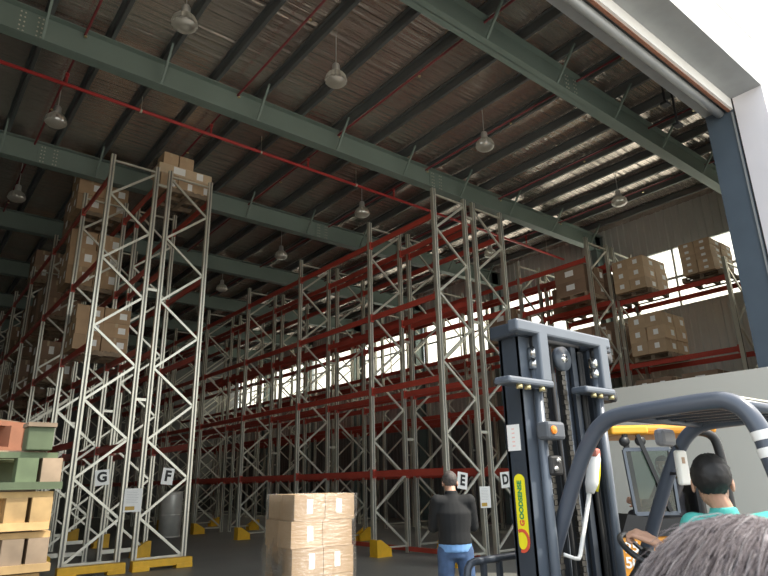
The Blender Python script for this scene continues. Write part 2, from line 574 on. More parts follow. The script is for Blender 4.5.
# ------------------------------------------------------------------ roof steel
GY = [6.13, 11.09, 16.04, 21.0, 25.95, 30.9, 35.86]
ZG0, ZG1 = 9.45, 10.05
ordn = ['first', 'second', 'third', 'fourth', 'fifth', 'sixth', 'seventh', 'eighth', 'ninth']
PX = [XL + .55 + 1.09 * i for i in range(22)]
PX = [x for x in PX if x < XR - .3]
for i, y in enumerate(GY):
    mm = GIRD
    g = thing('roof_girder', ordn[i] + ' green grey roof girder back from the door, spanning to the right wall', 'girder', (XL, y, ZG0))
    b = MB((XL, y, ZG0))
    b.box((XL, y - .006, ZG0), (XR - .05, y + .006, ZG1), mm)
    b.box((XL, y - .13, ZG0), (XR - .05, y + .13, ZG0 + .022), mm)
    b.box((XL, y - .13, ZG1 - .022), (XR - .05, y + .13, ZG1), mm)
    b.build('web_and_flanges', g)
    if i < 3:
        for xs in ((.75, 11.0) if i == 1 else (10.35, 2.0)):
            b = MB((XL, y, ZG0))
            b.box((xs - .26, y - .02, ZG0 + .03), (xs + .26, y - .006, ZG1 - .03), mm)
            for q in (-.18, -.11, .11, .18):
                for z in (.1, .2, .3, .4, .5):
                    b.cyl((xs + q, y - .035, ZG0 + z), (xs + q, y - .02, ZG0 + z), .016, GALV, n=6)
            b.build('splice_plate', g)
        for x in PX[1::2]:
            b = MB((XL, y, ZG0))
            b.bar((x - .04, y - .1, ZG0 + .02), (x - .04, y - .62, ZG1 + .1), .045, .045, mm)
            b.build('fly_brace', g)
    # wall column under the girder end
    b = MB((XR - .3, y, 0))
    b.box((XR - .6, y - .11, 0), (XR - .58, y + .11, ZG0 + .6), GIRD2)
    b.box((XR - .1, y - .11, 0), (XR - .08, y + .11, ZG0 + .6), GIRD2)
    b.box((XR - .58, y - .006, 0), (XR - .1, y + .006, ZG0 + .6), GIRD2)
    c = b.build('wall_column')
    tag(c, ordn[i] + ' dark steel column back from the door along the right wall', 'column')
pm = MB()
pm.box((-.004, YF0 + .3, 0), (.004, YB, .2), PURL)
pm.box((-.004, YF0 + .3, 0), (.07, YB, .008), PURL)
pm.box((-.07, YF0 + .3, .192), (.004, YB, .2), PURL)
pme = pm.mesh('roof_purlin')
for x in PX:
    o = link('roof_purlin', pme, None, (x, 0, ZG1 + .005))
    tag(o, 'grey steel purlin running front to back under the roof sheeting', 'purlin', 'roof purlins')

# sprinkler pipes
t = thing('sprinkler_main_pipe', 'long red sprinkler main pipe slung across the roof below the second girder', 'pipe', (0, 12.5, 9.67))
b = MB((0, 12.5, 9.67))
b.tube([(XL, 12.5, 9.72), (6, 12.5, 9.68), (12, 12.5, 9.66), (XR - .4, 12.5, 9.55)], .04, REDP, 10)
b.build('pipe', t)
SPX = [-1.4, 1.65, 4.85, 7.6, 10.6, 13.7, 16.8]
for x in SPX:
    if x > XL + .5:
        b = MB((0, 12.5, 9.67))
        b.cyl((x, 12.5, 9.68), (x, 12.5, 9.97), .026, REDP, n=8)
        b.cyl((x, 12.5, 9.90), (x, 12.5, 9.97), .042, REDP, n=8)
        b.build('riser', t)
for x in (-3, .1, 3.2, 6.2, 9.2, 12.2, 15.2, 18):
    b = MB((0, 12.5, 9.67))
    b.cyl((x, 12.5, 9.70), (x, 12.5, 10.15), .007, GALV, n=6)
    b.cyl((x - .02, 12.5, 9.68), (x + .02, 12.5, 9.68), .052, GALV, n=10)
    b.build('hanger_rod', t)
pm = MB()
pm.tube([(0, YF0 + 1.2, 0), (0, YB - .5, 0)], .024, REDP2, 8)
for y in range(5, 40, 3):
    pm.cyl((0, y, -.09), (0, y, 0), .014, REDP2, n=6)
    pm.cyl((0, y, -.1), (0, y, -.08), .03, BRASS, n=6)
pme = pm.mesh('sprinkler_branch_pipe')
for x in SPX:
    o = link('sprinkler_branch_pipe', pme, None, (x, 0, 9.985))
    tag(o, 'thin red sprinkler branch pipe running front to back beside a roof purlin', 'pipe', 'sprinkler branch pipes')
    if x == 7.6:
        o.location.z = 9.985

# high-bay lamps
LAMPS = [(2.78, 8.75, 'high bay lamp nearest the door on the left, below the roof', 0),
         (5.74, 8.45, 'high bay lamp second from the left in the row nearest the door', 0),
         (9.99, 8.35, 'high bay lamp third from the left in the row nearest the door', 0),
         (15.5, 8.12, 'high bay lamp nearest the right wall windows', 0),
         (1.68, 13.3, 'high bay lamp at the far left above the tall carton rack row G', 0),
         (9.89, 13.15, 'high bay lamp above the front end of rack row E behind the red pipe', 0),
         (1.64, 17.9, 'high bay lamp deep on the left in the dark beyond row G', 0),
         (9.7, 17.65, 'high bay lamp third back above rack row E', 0),
         (9.6, 22.3, 'high bay lamp farthest back above rack row E', 0),
         (15.6, 13.2, 'high bay lamp behind the front frames of row D near the windows', 0)]
proto = None
for x, y, lab, _ in LAMPS:
    if proto is None:
        t = thing('high_bay_lamp', lab, 'lamp', (x, y, 9.38), 0, 'high bay lamps')
        b = MB().lathe([(.0, .22), (.06, .22), (.075, .19), (.08, .08), (.10, .03), (.11, .0)], (0, 0, 0), ALU, 20)
        b.build('housing', t)
        b = MB().cyl((0, 0, .22), (0, 0, .89), .010, ALU, n=6)
        b.build('hanger', t)
        b = MB().lathe([(.11, .02), (.16, -.02), (.20, -.09), (.215, -.17), (.205, -.20)], (0, 0, 0), LENS, 32, .06)
        b.build('reflector_bowl', t)
        b = MB().lathe([(.205, -.20), (.17, -.24), (.09, -.265), (.0, -.27)], (0, 0, 0), LENS, 24)
        b.build('lens', t)
        b = MB().lathe([(.0, -.16), (.05, -.14), (.06, -.08), (.03, .0)], (0, 0, 0), WPLAS, 12)
        b.build('bulb', t)
        proto = t
    else:
        copy_tree(proto, (x, y, 9.38), None, lab)

# ------------------------------------------------------------------ pallet racks
RW, RG = 1.026, .322
def upright_mesh(h):
    b = MB()
    t = .012
    b.box((-.05, -.045, 0), (.05, -.045 + t, h), GALV)          # front face
    b.box((-.05, -.045, 0), (-.05 + t, .045, h), GALV)
    b.box((.05 - t, -.045, 0), (.05, .045, h), GALV)
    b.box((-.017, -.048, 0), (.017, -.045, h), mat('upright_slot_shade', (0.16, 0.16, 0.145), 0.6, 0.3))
    b.box((-.055, -.07, 0), (.055, .07, .012), GALV)
    return b.mesh('upright')
UPM = {}
def bracing_mesh(h, flip):
    b = MB()
    w = RW
    x0, x1 = .05, w - .05
    b.box((x0, -.02, .14), (x1, .02, .18), GALVB)
    b.box((x0, -.02, h - .16), (x1, .02, h - .12), GALVB)
    z = h - .22
    side = 0 if flip else 1
    step = .76
    while z - step > .2:
        a = (x1 if side else x0, 0, z)
        c = (x0 if side else x1, 0, z - step)
        b.bar(a, c, .036, .05, GALVB)
        z -= step + .02
        side = 1 - side
    c = (x0 if side else x1, 0, .2)
    b.bar((x1 if side else x0, 0, z), c, .036, .05, GALVB)
    return b.mesh('upright_frame')
BRM = {}
BMM = {}
def beam_mesh(L):
    L = round(L, 3)
    if L not in BMM:
        b = MB()
        b.box((-.025, .05, -.065), (.025, L - .05, .065), REDB)
        b.box((-.03, .05, .02), (.03, L - .05, .055), REDB)
        for y in (.05, L - .05):
            b.box((-.045, y - .035, -.1), (.045, y + .035, .1), REDB)
        BMM[L] = b.mesh('beam')
    return BMM[L]

def rack(letter, x, h, ys, bays, label, flip, spacer):
    """ys: frame positions; bays: list of level lists"""
    t = thing('pallet_rack', label, 'pallet rack', (x, ys[0], 0), 0, 'pallet rack rows')
    for i, y in enumerate(ys):
        hh = h[i] if isinstance(h, list) else h
        if hh not in UPM:
            UPM[hh] = upright_mesh(hh)
        if (hh, flip) not in BRM:
            BRM[(hh, flip)] = bracing_mesh(hh, flip)
        f = link('upright_frame', BRM[(hh, flip)], t, (0, y - ys[0], 0))
        link('upright', UPM[hh], f, (.0, 0, 0))
        link('upright', UPM[hh], f, (RW, 0, 0))
        if spacer:
            for z in (hh - .45, hh - 3.1, hh - 5.6):
                link('row_spacer', SPM, f, (RW, 0, z))
        if i < len(bays):
            L = ys[i + 1] - y
            for z in bays[i]:
                for xx in (.0, RW):
                    link('beam', beam_mesh(L), t, (xx, y - ys[0], z))
    return t
SPM = MB().box((.052, -.02, -.03), (RG - .058, .02, .03), GALVB).mesh('row_spacer')
D1, DL = 2.475, 3.475
def frames(y0, n):
    return [y0, y0 + D1] + [y0 + D1 + DL * (i + 1) for i in range(n - 2)]
XE, XG, XC = 9.083, 2.997, 14.70
YE = frames(9.288, 10)
YG_ = frames(13.604, 9)
YC = frames(8.884, 10)
EL = [1.784, 3.70, 5.55, 7.52]
GL = [2.45, 4.48, 6.37, 8.45]
CL = [1.784, 3.70, 5.55, 7.52]
CL1 = [2.75, 4.55, 6.42, 7.52]
rG = rack('G', XG, 9.01, YG_, [GL] * 8, 'galvanised pallet rack row with red beams carrying the G sign at its front frame', False, True)
rF = rack('F', XG + RW + RG, 9.01, YG_, [GL] * 8, 'galvanised pallet rack row with red beams carrying the F sign at its front frame', True, False)
rE = rack('E', XE, 8.2, YE, [EL] * 9, 'empty galvanised pallet rack row carrying the E sign, behind the man in black', False, True)
rD = rack('D', XE + RW + RG, 8.2, YE, [EL] * 9, 'empty galvanised pallet rack row carrying the D sign, just left of the forklift mast', True, False)
rC = rack('C', XC, 8.18, YC, [CL1] + [CL] * 8, 'pallet rack row right of the forklift mast, left of a back to back pair', False, True)
XB = XC + RW + RG
rB = rack('B', XB, [6.95] + [8.18] * 10, [5.86] + YC, [[2.75, 4.55, 6.42], CL1] + [CL] * 8, 'pallet rack row nearest the right wall windows, reaching forward beside the blue column', True, False)
# low red floor rail between rows E and D
b = MB((10.2, 11.7, .05))
b.box((XE + RW - .03, 9.5, .04), (XE + RW + .03, 14.9, .14), REDB)
tag(b.build('floor_rail'), 'low red steel rail along the floor inside rack row E', 'rail')

# upright guards
def guard_mesh():
    b = MB()
    b.prism([(-.09, 0), (.30, 0), (.30, .17), (-.0, .36), (-.09, .36)], 'y', -.14, -.07, YEL)
    b.prism([(-.09, 0), (.30, 0), (.30, .17), (-.0, .36), (-.09, .36)], 'y', .07, .14, YEL)
    b.box((-.11, -.14, 0), (-.09, .14, .36), YEL)
    b.box((-.12, -.15, 0), (.32, .15, .012), YEL)
    return b.mesh('upright_guard')
GUM = guard_mesh()
lab = {0: 'front frame', 1: 'second frame', 2: 'third frame', 3: 'fourth frame', 4: 'fifth frame', 5: 'sixth frame'}
for i in range(0, 6):
    o = link('upright_guard', GUM, None, (XE, YE[i] - .13, 0))
    tag(o, 'yellow steel upright guard on the aisle side foot of the %s of row E' % lab[i], 'rack guard', 'yellow upright guards')
for i in range(0, 6):
    o = link('upright_guard', GUM, None, (XE + 2 * RW + RG, YE[i] - .02, 0), PI)
    tag(o, 'yellow steel upright guard on the far side foot of the %s of row D' % lab[i], 'rack guard', 'yellow upright guards')
for i in range(1, 4):
    o = link('upright_guard', GUM, None, (XG, YG_[i] - .02, 0))
    tag(o, 'yellow steel upright guard at the left foot of the %s of row G' % lab[i], 'rack guard', 'yellow upright guards')
    o = link('upright_guard', GUM, None, (XG + 2 * RW + RG, YG_[i] - .02, 0), PI)
    tag(o, 'yellow steel upright guard at the right foot of the %s of row F' % lab[i], 'rack guard', 'yellow upright guards')
# front end guards
def end_guard(x, y, label, w=1.22):
    t = thing('rack_end_guard', label, 'rack guard', (x, y, 0))
    b = MB()
    b.bbox((0, -.09, .06), (w, .09, .20), YEL, .012)
    b.build('rail', t)
    for q in (.0, w - .34):
        b = MB()
        b.bbox((q, -.11, 0), (q + .34, .11, .09), YEL, .01)
        b.build('foot', t)
    return t
end_guard(XG - .1, YG_[0] - .22, 'yellow end guard rail on the floor before the front frame of row G')
end_guard(XG + RW + RG - .1, YG_[0] - .22, 'yellow end guard rail on the floor before the front frame of row F')

# letter signs and notices
def sign(letter, c, tilt, size, label):
    t = thing('letter_sign', label, 'sign', c)
    t.rotation_euler = (0, tilt, 0)
    b = MB().box((-size[0] / 2, -.004, -size[1] / 2), (size[0] / 2, .004, size[1] / 2), PAPER)
    b.build('sheet', t)
    me = text_mesh(letter, size[1] * .86, .001, INK, .012)
    o = link('letter', me, t, (0, -.0065, 0))
    o.rotation_euler = (R(90), 0, 0)
    return t
sy = YG_[0] - .07
sign('G', (3.55, sy, 1.80), R(-6), (.27, .30), 'white paper sign with black letter G on the left front rack frame')
sign('F', (4.88, sy, 1.81), R(6), (.25, .34), 'white paper sign with black letter F on the second rack frame')
sign('E', (9.45, YE[0] - .07, 1.59), R(8), (.29, .33), "white paper sign with black letter E beside the standing man's head")
sign('D', (10.79, YE[0] - .07, 1.59), R(-4), (.30, .33), 'white paper sign with black letter D at the edge of the forklift mast')
def notice(c, w, h, label):
    t = thing('notice_sheet', label, 'notice', c)
    b = MB().box((-w / 2, -.004, -h / 2), (w / 2, .004, h / 2), PAPER)
    b.build('sheet', t)
    b = MB()
    for k in range(8):
        z = h * (.38 - .07 * k)
        b.box((-w * .38, -.006, z), (w * (.2 + .18 * random.random()), -.0045, z + h * .012), GREYINK)
    b.build('print_lines', t)
    b = MB().box((-w * .40, -.006, -h * .42), (w * .12, -.0045, -h * .26), OCHRE)
    b.build('print_block', t)
    return t
notice((4.20, sy, 1.35), .36, .46, 'pale notice sheet fixed between the rack frames marked G and F')
notice((10.11, YE[0] - .07, 1.25), .32, .43, 'pale notice sheet fixed between the rack frames marked E and D')

# ------------------------------------------------------------------ cartons and pallets on the racks
def carton_mesh(sx, sy, sz, m, name='carton', lab=True):
    b = MB()
    b.box((-sx / 2, -sy / 2, 0), (sx / 2, sy / 2, sz), m)
    b.box((-.03, -sy / 2 - .001, sz * .72), (.03, sy / 2 + .001, sz + .0015), TAPE)
    if lab:
        b.box((sx * .08, -sy / 2 - .002, sz * .30), (sx * .36, -sy / 2, sz * .72), LABELM)
        b.box((-sx / 2 - .002, -sy * .14, sz * .35), (-sx / 2, sy * .14, sz * .75), LABELM)
    return b.mesh(name)
def rack_pallet_mesh(w, d):
    b = MB()
    for k in range(6):
        x = -w / 2 + k * (w - .1) / 5
        b.box((x, -d / 2, .12), (x + .1, d / 2, .14), WOODG)
    for y in (-d / 2, -.05, d / 2 - .1):
        b.box((-w / 2, y, .02), (w / 2, y + .1, .12), WOODG)
    for x in (-w / 2, -.05, w / 2 - .1):
        b.box((x, -d / 2, 0), (x + .1, d / 2, .02), WOODG)
    return b.mesh('rack_pallet')
RPM = rack_pallet_mesh(1.0, 1.05)
CMESH = {}
def load(x, y, z, where, nx=2, ny=2, nz=3, h=.36, m=None, gap=.01, topn=None, w=.98, d=1.0, jit=.012, pal=True):
    m = m or CART
    rnd = random.Random(hash((round(x, 2), round(y, 2), round(z, 2))) & 0xffff)
    if pal:
        p = link('rack_pallet', RPM, None, (x, y, z))
        tag(p, 'wooden pallet under the cartons ' + where, 'pallet')
        z += .142
    sx, sy = w / nx - gap, d / ny - gap
    key = (round(sx, 3), round(sy, 3), h, m.name)
    if key not in CMESH:
        CMESH[key] = carton_mesh(sx, sy, h - .004, m)
    for k in range(nz):
        for i in range(nx):
            for j in range(ny):
                if topn is not None and k == nz - 1 and (i, j) not in topn:
                    continue
                if nx > 2 and ny > 1 and j > 0 and 0 < k < nz - 1 and 0 < i < nx - 1:
                    continue
                o = link('carton', CMESH[key], None, (x - w / 2 + (i + .5) * w / nx + rnd.uniform(-jit, jit), y - d / 2 + (j + .5) * d / ny + rnd.uniform(-jit, jit), z + k * h), rnd.uniform(-.02, .02))
                tag(o, 'brown cardboard carton ' + where, 'carton', 'cartons ' + where)
b_ = .065
bayG = [(YG_[i], YG_[i + 1]) for i in range(8)]
lv = {0: 'lowest', 1: 'second', 2: 'third', 3: 'top'}
gx = XG + RW / 2
load(XG + .60, 15.58, GL[1] + b_, 'in the front bay of row G on the second level', 2, 2, 3, .36, CART, topn=[(0, 0), (1, 0), (1, 1)], w=1.22, d=.86)
for bi in (1, 2, 3, 4):
    y0, y1 = bayG[bi]
    for li in (3, 2, 1, 0):
        if (bi, li) in ((1, 0), (1, 1), (2, 0), (4, 0), (4, 3), (2, 3)):
            continue
        for q in (0, 1):
            if q == 1 and ((bi + li) % 2 or bi > 2):
                continue
            where = 'on the %s pallet, %s level, %s bay of row G' % (('nearer', 'farther')[q], lv[li], ordn[bi])
            if bi == 1 and q == 0:
                load(gx - .02, y0 + .75, GL[li] + b_, where, 2, 2, 3, (.5, .40, .50, .45)[li], (CARTD, CART, CART, CART)[li], topn=[(0, 0), (1, 0), (1, 1)] if li == 2 else None, w=1.28)
            else:
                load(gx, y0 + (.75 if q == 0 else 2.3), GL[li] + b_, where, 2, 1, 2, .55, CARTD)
# cartons on top of row F
fx = XG + RW + RG + RW / 2
load(fx, YG_[0] + .60, GL[3] + b_, 'on top of the front bay of row F', 3, 1, 1, .44, CART2, w=1.30, d=.6)
z = GL[3] + b_ + .142 + .44
o = MB()
o.bbox((-.72, -.3, 0), (.66, .3, .27), mat('wrapped_carton_beige', (0.55, 0.42, 0.28), .4, 0, .1, 5), .02)
o.box((-.35, -.303, .05), (-.05, -.3, .24), LABELM)
o.box((.25, -.303, .05), (.42, -.3, .24), LABELM)
o = o.build('long_carton', None, (fx, YG_[0] + .60, z))
tag(o, 'long pale film wrapped carton lying across the stack on top of row F', 'carton')
cm = carton_mesh(.37, .5, .34, CART2, 'carton', False)
for k, x in enumerate((-.42, -.02)):
    o = link('carton', cm, None, (fx + x, YG_[0] + .6, z + .272))
    tag(o, ['left one of the two cartons topping the highest stack on row F', 'right one of the two cartons topping the highest stack on row F'][k], 'carton')
# row B and C loads
bx, cx = XB + RW / 2, XC + RW / 2
ex = 16.42
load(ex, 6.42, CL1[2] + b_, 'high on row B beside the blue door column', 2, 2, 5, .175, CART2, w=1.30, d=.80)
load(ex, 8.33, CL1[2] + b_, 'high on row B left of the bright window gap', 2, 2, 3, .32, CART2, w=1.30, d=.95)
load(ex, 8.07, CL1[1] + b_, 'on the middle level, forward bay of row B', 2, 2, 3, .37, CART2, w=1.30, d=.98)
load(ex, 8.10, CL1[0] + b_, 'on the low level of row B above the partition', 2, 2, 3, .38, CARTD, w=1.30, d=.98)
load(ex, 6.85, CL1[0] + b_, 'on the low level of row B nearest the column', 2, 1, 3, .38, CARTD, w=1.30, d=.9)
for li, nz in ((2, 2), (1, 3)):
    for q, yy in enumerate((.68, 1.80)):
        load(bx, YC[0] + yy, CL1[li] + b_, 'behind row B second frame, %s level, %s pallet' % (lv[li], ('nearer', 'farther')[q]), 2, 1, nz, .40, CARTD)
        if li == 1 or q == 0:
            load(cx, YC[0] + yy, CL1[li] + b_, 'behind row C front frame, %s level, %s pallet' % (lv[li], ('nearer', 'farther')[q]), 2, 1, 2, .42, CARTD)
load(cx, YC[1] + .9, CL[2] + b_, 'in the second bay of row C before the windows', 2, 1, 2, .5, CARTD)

# silver drum in the aisle
t = thing('silver_drum', 'tall silver metal cylinder standing in the aisle beyond row F', 'drum', (8.0, 21.6, 0))
b = MB().lathe([(0, 0), (.36, 0), (.36, 1.40), (.34, 1.45), (0, 1.45)], (0, 0, 0), SILV, 28)
b.build('body', t)
b = MB()
for z in (.02, .70, 1.38):
    b.lathe([(.36, z - .02), (.375, z), (.36, z + .02)], (0, 0, 0), SILV, 28)
b.build('hoops', t)

# ------------------------------------------------------------------ pale partition
b = MB()
b.box((11.9, 4.0, 0), (12.04, 9.0, 3.385), PART)
struct(b.build('wall_partition'), 'pale low partition wall behind the forklifts')

# ------------------------------------------------------------------ shrink wrapped carton stack on the aisle floor
PW, PD, PH = .745, .70, .272
px, py, pr = 3.523, 5.97, R(-5.7)
def loc_w(u, v, z):
    return (px + u * math.cos(pr) - v * math.sin(pr), py + u * math.sin(pr) + v * math.cos(pr), z)
t = thing('floor_pallet', 'wooden pallet under the film wrapped carton stack on the aisle floor', 'pallet', loc_w(PW / 2, PD / 2, 0), pr)
b = MB()
for k in range(5):
    x = -PW / 2 + k * (PW - .1) / 4
    b.box((x, -PD / 2, .10), (x + .1, PD / 2, .12), WOOD)
b.build('deck_boards', t)
for y in (-PD / 2, -.05, PD / 2 - .1):
    MB().box((-PW / 2, y, 0), (PW / 2, y + .1, .10), WOODG).build('bearer', t)
cw, cd = PW / 2, PD / 2
CF = MB().box((-cw / 2 + .004, -cd / 2 + .004, 0), (cw / 2 - .004, cd / 2 - .004, PH - .003), CART2)
CF.box((-cw / 2 + .003, -.025, PH - .006), (cw / 2 - .003, .025, PH - .001), TAPE)
CFM = CF.mesh('wrapped_carton')
LBM = MB().box((-.035, -.002, -.075), (.035, .0, .075), LABELM).mesh('shipping_label')
layern = ['bottom', 'second lowest', 'middle', 'second highest', 'top']
for k in range(5):
    dx = (.0, .0, .004, -.012, .018)[k]
    for i in range(2):
        for j in range(2):
            o = link('wrapped_carton', CFM, None, loc_w((i + .5) * cw + dx, (j + .5) * cd, .121 + k * PH), pr)
            side = ('left', 'right')[i]
            tag(o, 'pale carton under film, %s layer, %s %s of the floor stack' % (layern[k], ('front', 'back')[j], side), 'carton', 'film wrapped cartons on the floor stack')
            if j == 0 and (k, i) != (3, 1):
                link('shipping_label', LBM, o, (random.uniform(-.02, .05), -cd / 2 + .003, PH * .52))
z0, z1 = .02, .121 + 5 * PH + .004
b = MB((px, py, 0))
rings = 16
vs, fs = [], []
per = []
for (u, v) in [(-.02, -.02), (PW * .33, -.026), (PW * .66, -.024), (PW + .02, -.02), (PW + .026, PD * .5), (PW + .02, PD + .02), (PW * .5, PD + .026), (-.02, PD + .02), (-.03, PD * .6), (-.028, PD * .3)]:
    per.append((u, v))
rnd = random.Random(5)
for r_ in range(rings):
    z = z0 + (z1 - z0) * r_ / (rings - 1)
    for (u, v) in per:
        k = 1 + rnd.uniform(0, .012)
        vs.append(loc_w((u - PW / 2) * k + PW / 2 + (.02 if z > 1.2 else 0), (v - PD / 2) * k + PD / 2, z))
N = len(per)
for r_ in range(rings - 1):
    for k in range(N):
        a, c = r_ * N + k, r_ * N + (k + 1) % N
        fs.append((a, c, c + N, a + N))
b.add(vs, fs, FILM, True)
w = b.build('stretch_film')
tag(w, 'clear plastic stretch film wound around the carton stack on the floor', 'plastic film')
b = MB((px, py, 0))
for k in range(14):
    v0 = loc_w(-.03 - rnd.uniform(0, .05), rnd.uniform(.0, PD), rnd.uniform(.7, 1.1))
    v1 = loc_w(-.04 - rnd.uniform(0, .06), rnd.uniform(.0, PD), rnd.uniform(.35, .8))
    v2 = loc_w(-.03, rnd.uniform(.0, PD), rnd.uniform(.5, .9))
    b.add([v0, v1, v2], [(0, 1, 2)], FILM, False)
b.build('loose_flap', w)

# ------------------------------------------------------------------ stack of wooden pallets at the left
def pallet_parts(name, label, x1, y0, z, wmat, bmat, rz=0.0, W_=1.15, D_=1.0, group=None, corner=None):
    """x1: right end; y0: front; block pallet whose front edge shows twin blocks at the right end"""
    t = thing(name, label, 'pallet', (x1, y0, z), rz, group)
    dmat = random.choice((WOODG, WOODP, wmat)) if wmat is WOOD else wmat
    b = MB()
    for k in range(6):
        y = k * (D_ - .12) / 5
        b.box((-W_, y + .03, .115), (-.0 - random.uniform(0, .03), y + .12, .1365), dmat)
        b.box((-W_, y + .06, .1365), (-.06, y + .11, .1437), WOODG)
    b.build('deck_boards', t)
    b = MB()
    for y in (0, D_ / 2 - .05, D_ - .1):
        b.box((-W_ - .0, y - .006, .0), (random.uniform(-.012, .008), y + .1, .027), wmat)
    b.build('bottom_boards', t)
    for y in (0, D_ / 2 - .05, D_ - .1):
        for k, x in enumerate((-.076, -.160, -.60, -W_ + .1, -W_)):
            o = random.uniform(-.006, .006)
            m_ = corner if (corner and k == 0) else bmat
            MB().box((x, y + .006 + o, .027), (x + .070, y + .1, .115), m_).build('block', t)
    return t
names = ['bottom', 'second from the bottom', 'third from the bottom', 'fourth from the bottom', 'fifth from the bottom', 'sixth from the bottom', 'seventh from the bottom', 'fifth visible from the top', 'fourth visible from the top', 'third visible from the top', 'second visible from the top']
SX, SYY = .560, 2.70
for k in range(11):
    wm, bm = WOOD, WOOD
    if k % 4 == 1:
        bm = WOODG
    pallet_parts('wooden_pallet', 'unpainted wooden pallet, %s in the left stack' % names[k], SX + random.uniform(-.02, .015) - .0018 * (11 - k) - .012 * (11 - k) / 3, SYY + random.uniform(0, .02), k * .144, wm, bm, 0, 1.15, 1.0, 'stacked wooden pallets', WOODG if k in (7, 9) else None)
pallet_parts('wooden_pallet', 'green painted wooden pallet near the top of the left stack', SX + .005, SYY, 11 * .144, WOODGR, WOODGR, 0, 1.15, 1.0, 'stacked wooden pallets', WOODG)
pallet_parts('wooden_pallet', 'red stained wooden pallet lying crooked on top of the left stack', SX - .03, SYY + .42, 12 * .144, WOODR, WOODR, R(40), 1.0, .75, 'stacked wooden pallets')
b = MB((SX - .06, SYY + .08, 12 * .144))
b.bbox((SX - .135, SYY + .01, 12 * .144), (SX - .045, SYY + .11, 12 * .144 + .088), WOODGR, .004)
b.box((SX - .14, SYY + .0, 12 * .144 + .088), (SX - .04, SYY + .12, 12 * .144 + .104), WOODG)
tag(b.build('wooden_block'), 'green painted wooden block on the corner of the left pallet stack', 'block')

# ------------------------------------------------------------------ near forklift
FX, FY = 3.74, 1.3
FO = (FX, FY, 0)
F1 = thing('forklift', 'dark blue grey forklift in the foreground carrying the driver in teal', 'forklift', FO)
def fb():
    return MB(FO)
# mast rails
for x, s_ in ((3.10, 1), (3.96, -1)):
    b = fb()
    xx = sorted((x, x + s_ * .04))
    b.box((xx[0], 2.45, .12), (xx[1], 2.61, 2.54), MAST)
    xx = sorted((x, x + (.11 if s_ > 0 else -.06)))
    b.box((xx[0], 2.445, .12), (xx[1], 2.47, 2.54), MASTL)
    b.box((xx[0], 2.59, .12), (xx[1], 2.615, 2.54), MAST)
    b.build('outer_mast_rail', F1)
    b = fb()
    xi = x + s_ * .15
    xx = sorted((xi, xi + s_ * .035))
    b.box((xx[0], 2.48, .14), (xx[1], 2.60, 2.48), MAST)
    xx = sorted((xi, xi + s_ * .09))
    b.box((xx[0], 2.48, .14), (xx[1], 2.505, 2.48), MAST)
    b.build('inner_mast_rail', F1)
    xc = 3.205 if s_ > 0 else 3.89
    b = fb()
    b.cyl((xc, 2.41, .2), (xc, 2.41, 2.26), .030, MASTL, n=16)
    b.cyl((xc, 2.41, 2.26), (xc, 2.41, 2.32), .042, CHROME, n=16)
    b.cyl((xc, 2.41, 2.33), (xc, 2.41, 2.40), .042, CHROME, n=16)
    b.cyl((xc, 2.41, 2.40), (xc, 2.41, 2.50), .024, BLACK, n=12)
    b.build('lift_cylinder', F1)
    xa, xb = (2.84, 3.28) if s_ > 0 else (3.63, 3.99)
    b = fb()
    b.bbox((xa, 2.33, 2.135), (xb, 2.46, 2.18), MASTL, .015)
    b.build('bracket', F1)
    xs = 3.225 if s_ > 0 else 3.92
    b = fb()
    b.bbox((xs - .05, 2.34, 2.17), (xs + .05, 2.40, 2.51), MASTL, .012)
    b.build('strut', F1)
    for q in (.12, .2, .34):
        b = fb()
        b.cyl((xa + q, 2.36, 2.11), (xa + q, 2.36, 2.137), .020, BRASS, n=8)
        b.build('bolt', F1)
b = fb()
b.bbox((2.965, 2.34, 2.475), (4.02, 2.42, 2.555), MASTL, .014)
b.bbox((3.04, 2.42, 2.47), (3.26, 2.64, 2.56), MAST, .014)
b.bbox((3.88, 2.42, 2.47), (4.16, 2.64, 2.55), MAST, .014)
b.bbox((3.2, 2.50, 2.48), (4.0, 2.60, 2.55), BLACK, .012)
b.build('mast_top_beam', F1)
# hose guides projecting at the right of the mast
for z in (2.46, 2.17):
    b = fb()
    b.bbox((4.06, 2.5, z - .05), (4.28, 2.64, z + .05), BLACK, .03)
    b.cyl((4.23, 2.49, z), (4.23, 2.65, z), .05, BLACK, n=14)
    b.build('hose_guide', F1)
# pulley, chains, hoses in the middle
b = fb()
b.cyl((3.60, 2.46, 2.38), (3.60, 2.50, 2.38), .085, MASTL, n=24)
b.cyl((3.60, 2.45, 2.38), (3.60, 2.51, 2.38), .03, CHROME, n=12)
b.build('chain_pulley', F1)
for x, z1 in ((3.40, 2.44), (3.63, 2.33), (3.76, 2.44)):
    b = fb()
    z = .3
    k = 0
    while z < z1:
        w_ = .022 if k % 2 else .034
        b.box((x - w_ / 2 * 1.4, 2.50, z), (x + w_ / 2 * 1.4, 2.525, z + .030), CHAIN)
        z += .034
        k += 1
    b.build('lift_chain', F1)
for x in (3.53, 3.69):
    b = fb()
    b.box((x - .035, 2.52, .15), (x + .035, 2.58, 2.42), MAST)
    b.box((x - .035, 2.505, .15), (x - .02, 2.52, 2.42), MASTL)
    b.build('inner_profile', F1)
for x in (3.46, 3.80, 3.83):
    b = fb()
    b.tube([(x, 2.47, .4), (x + .005, 2.46, 1.2), (x - .01, 2.47, 2.0), (x + .01, 2.48, 2.45)], .014, RUBBER, 8)
    b.build('hydraulic_hose', F1)
for z in (.35, 1.35):
    b = fb()
    b.box((3.12, 2.58, z), (4.02, 2.64, z + .12), MAST)
    b.build('mast_crossbar', F1)
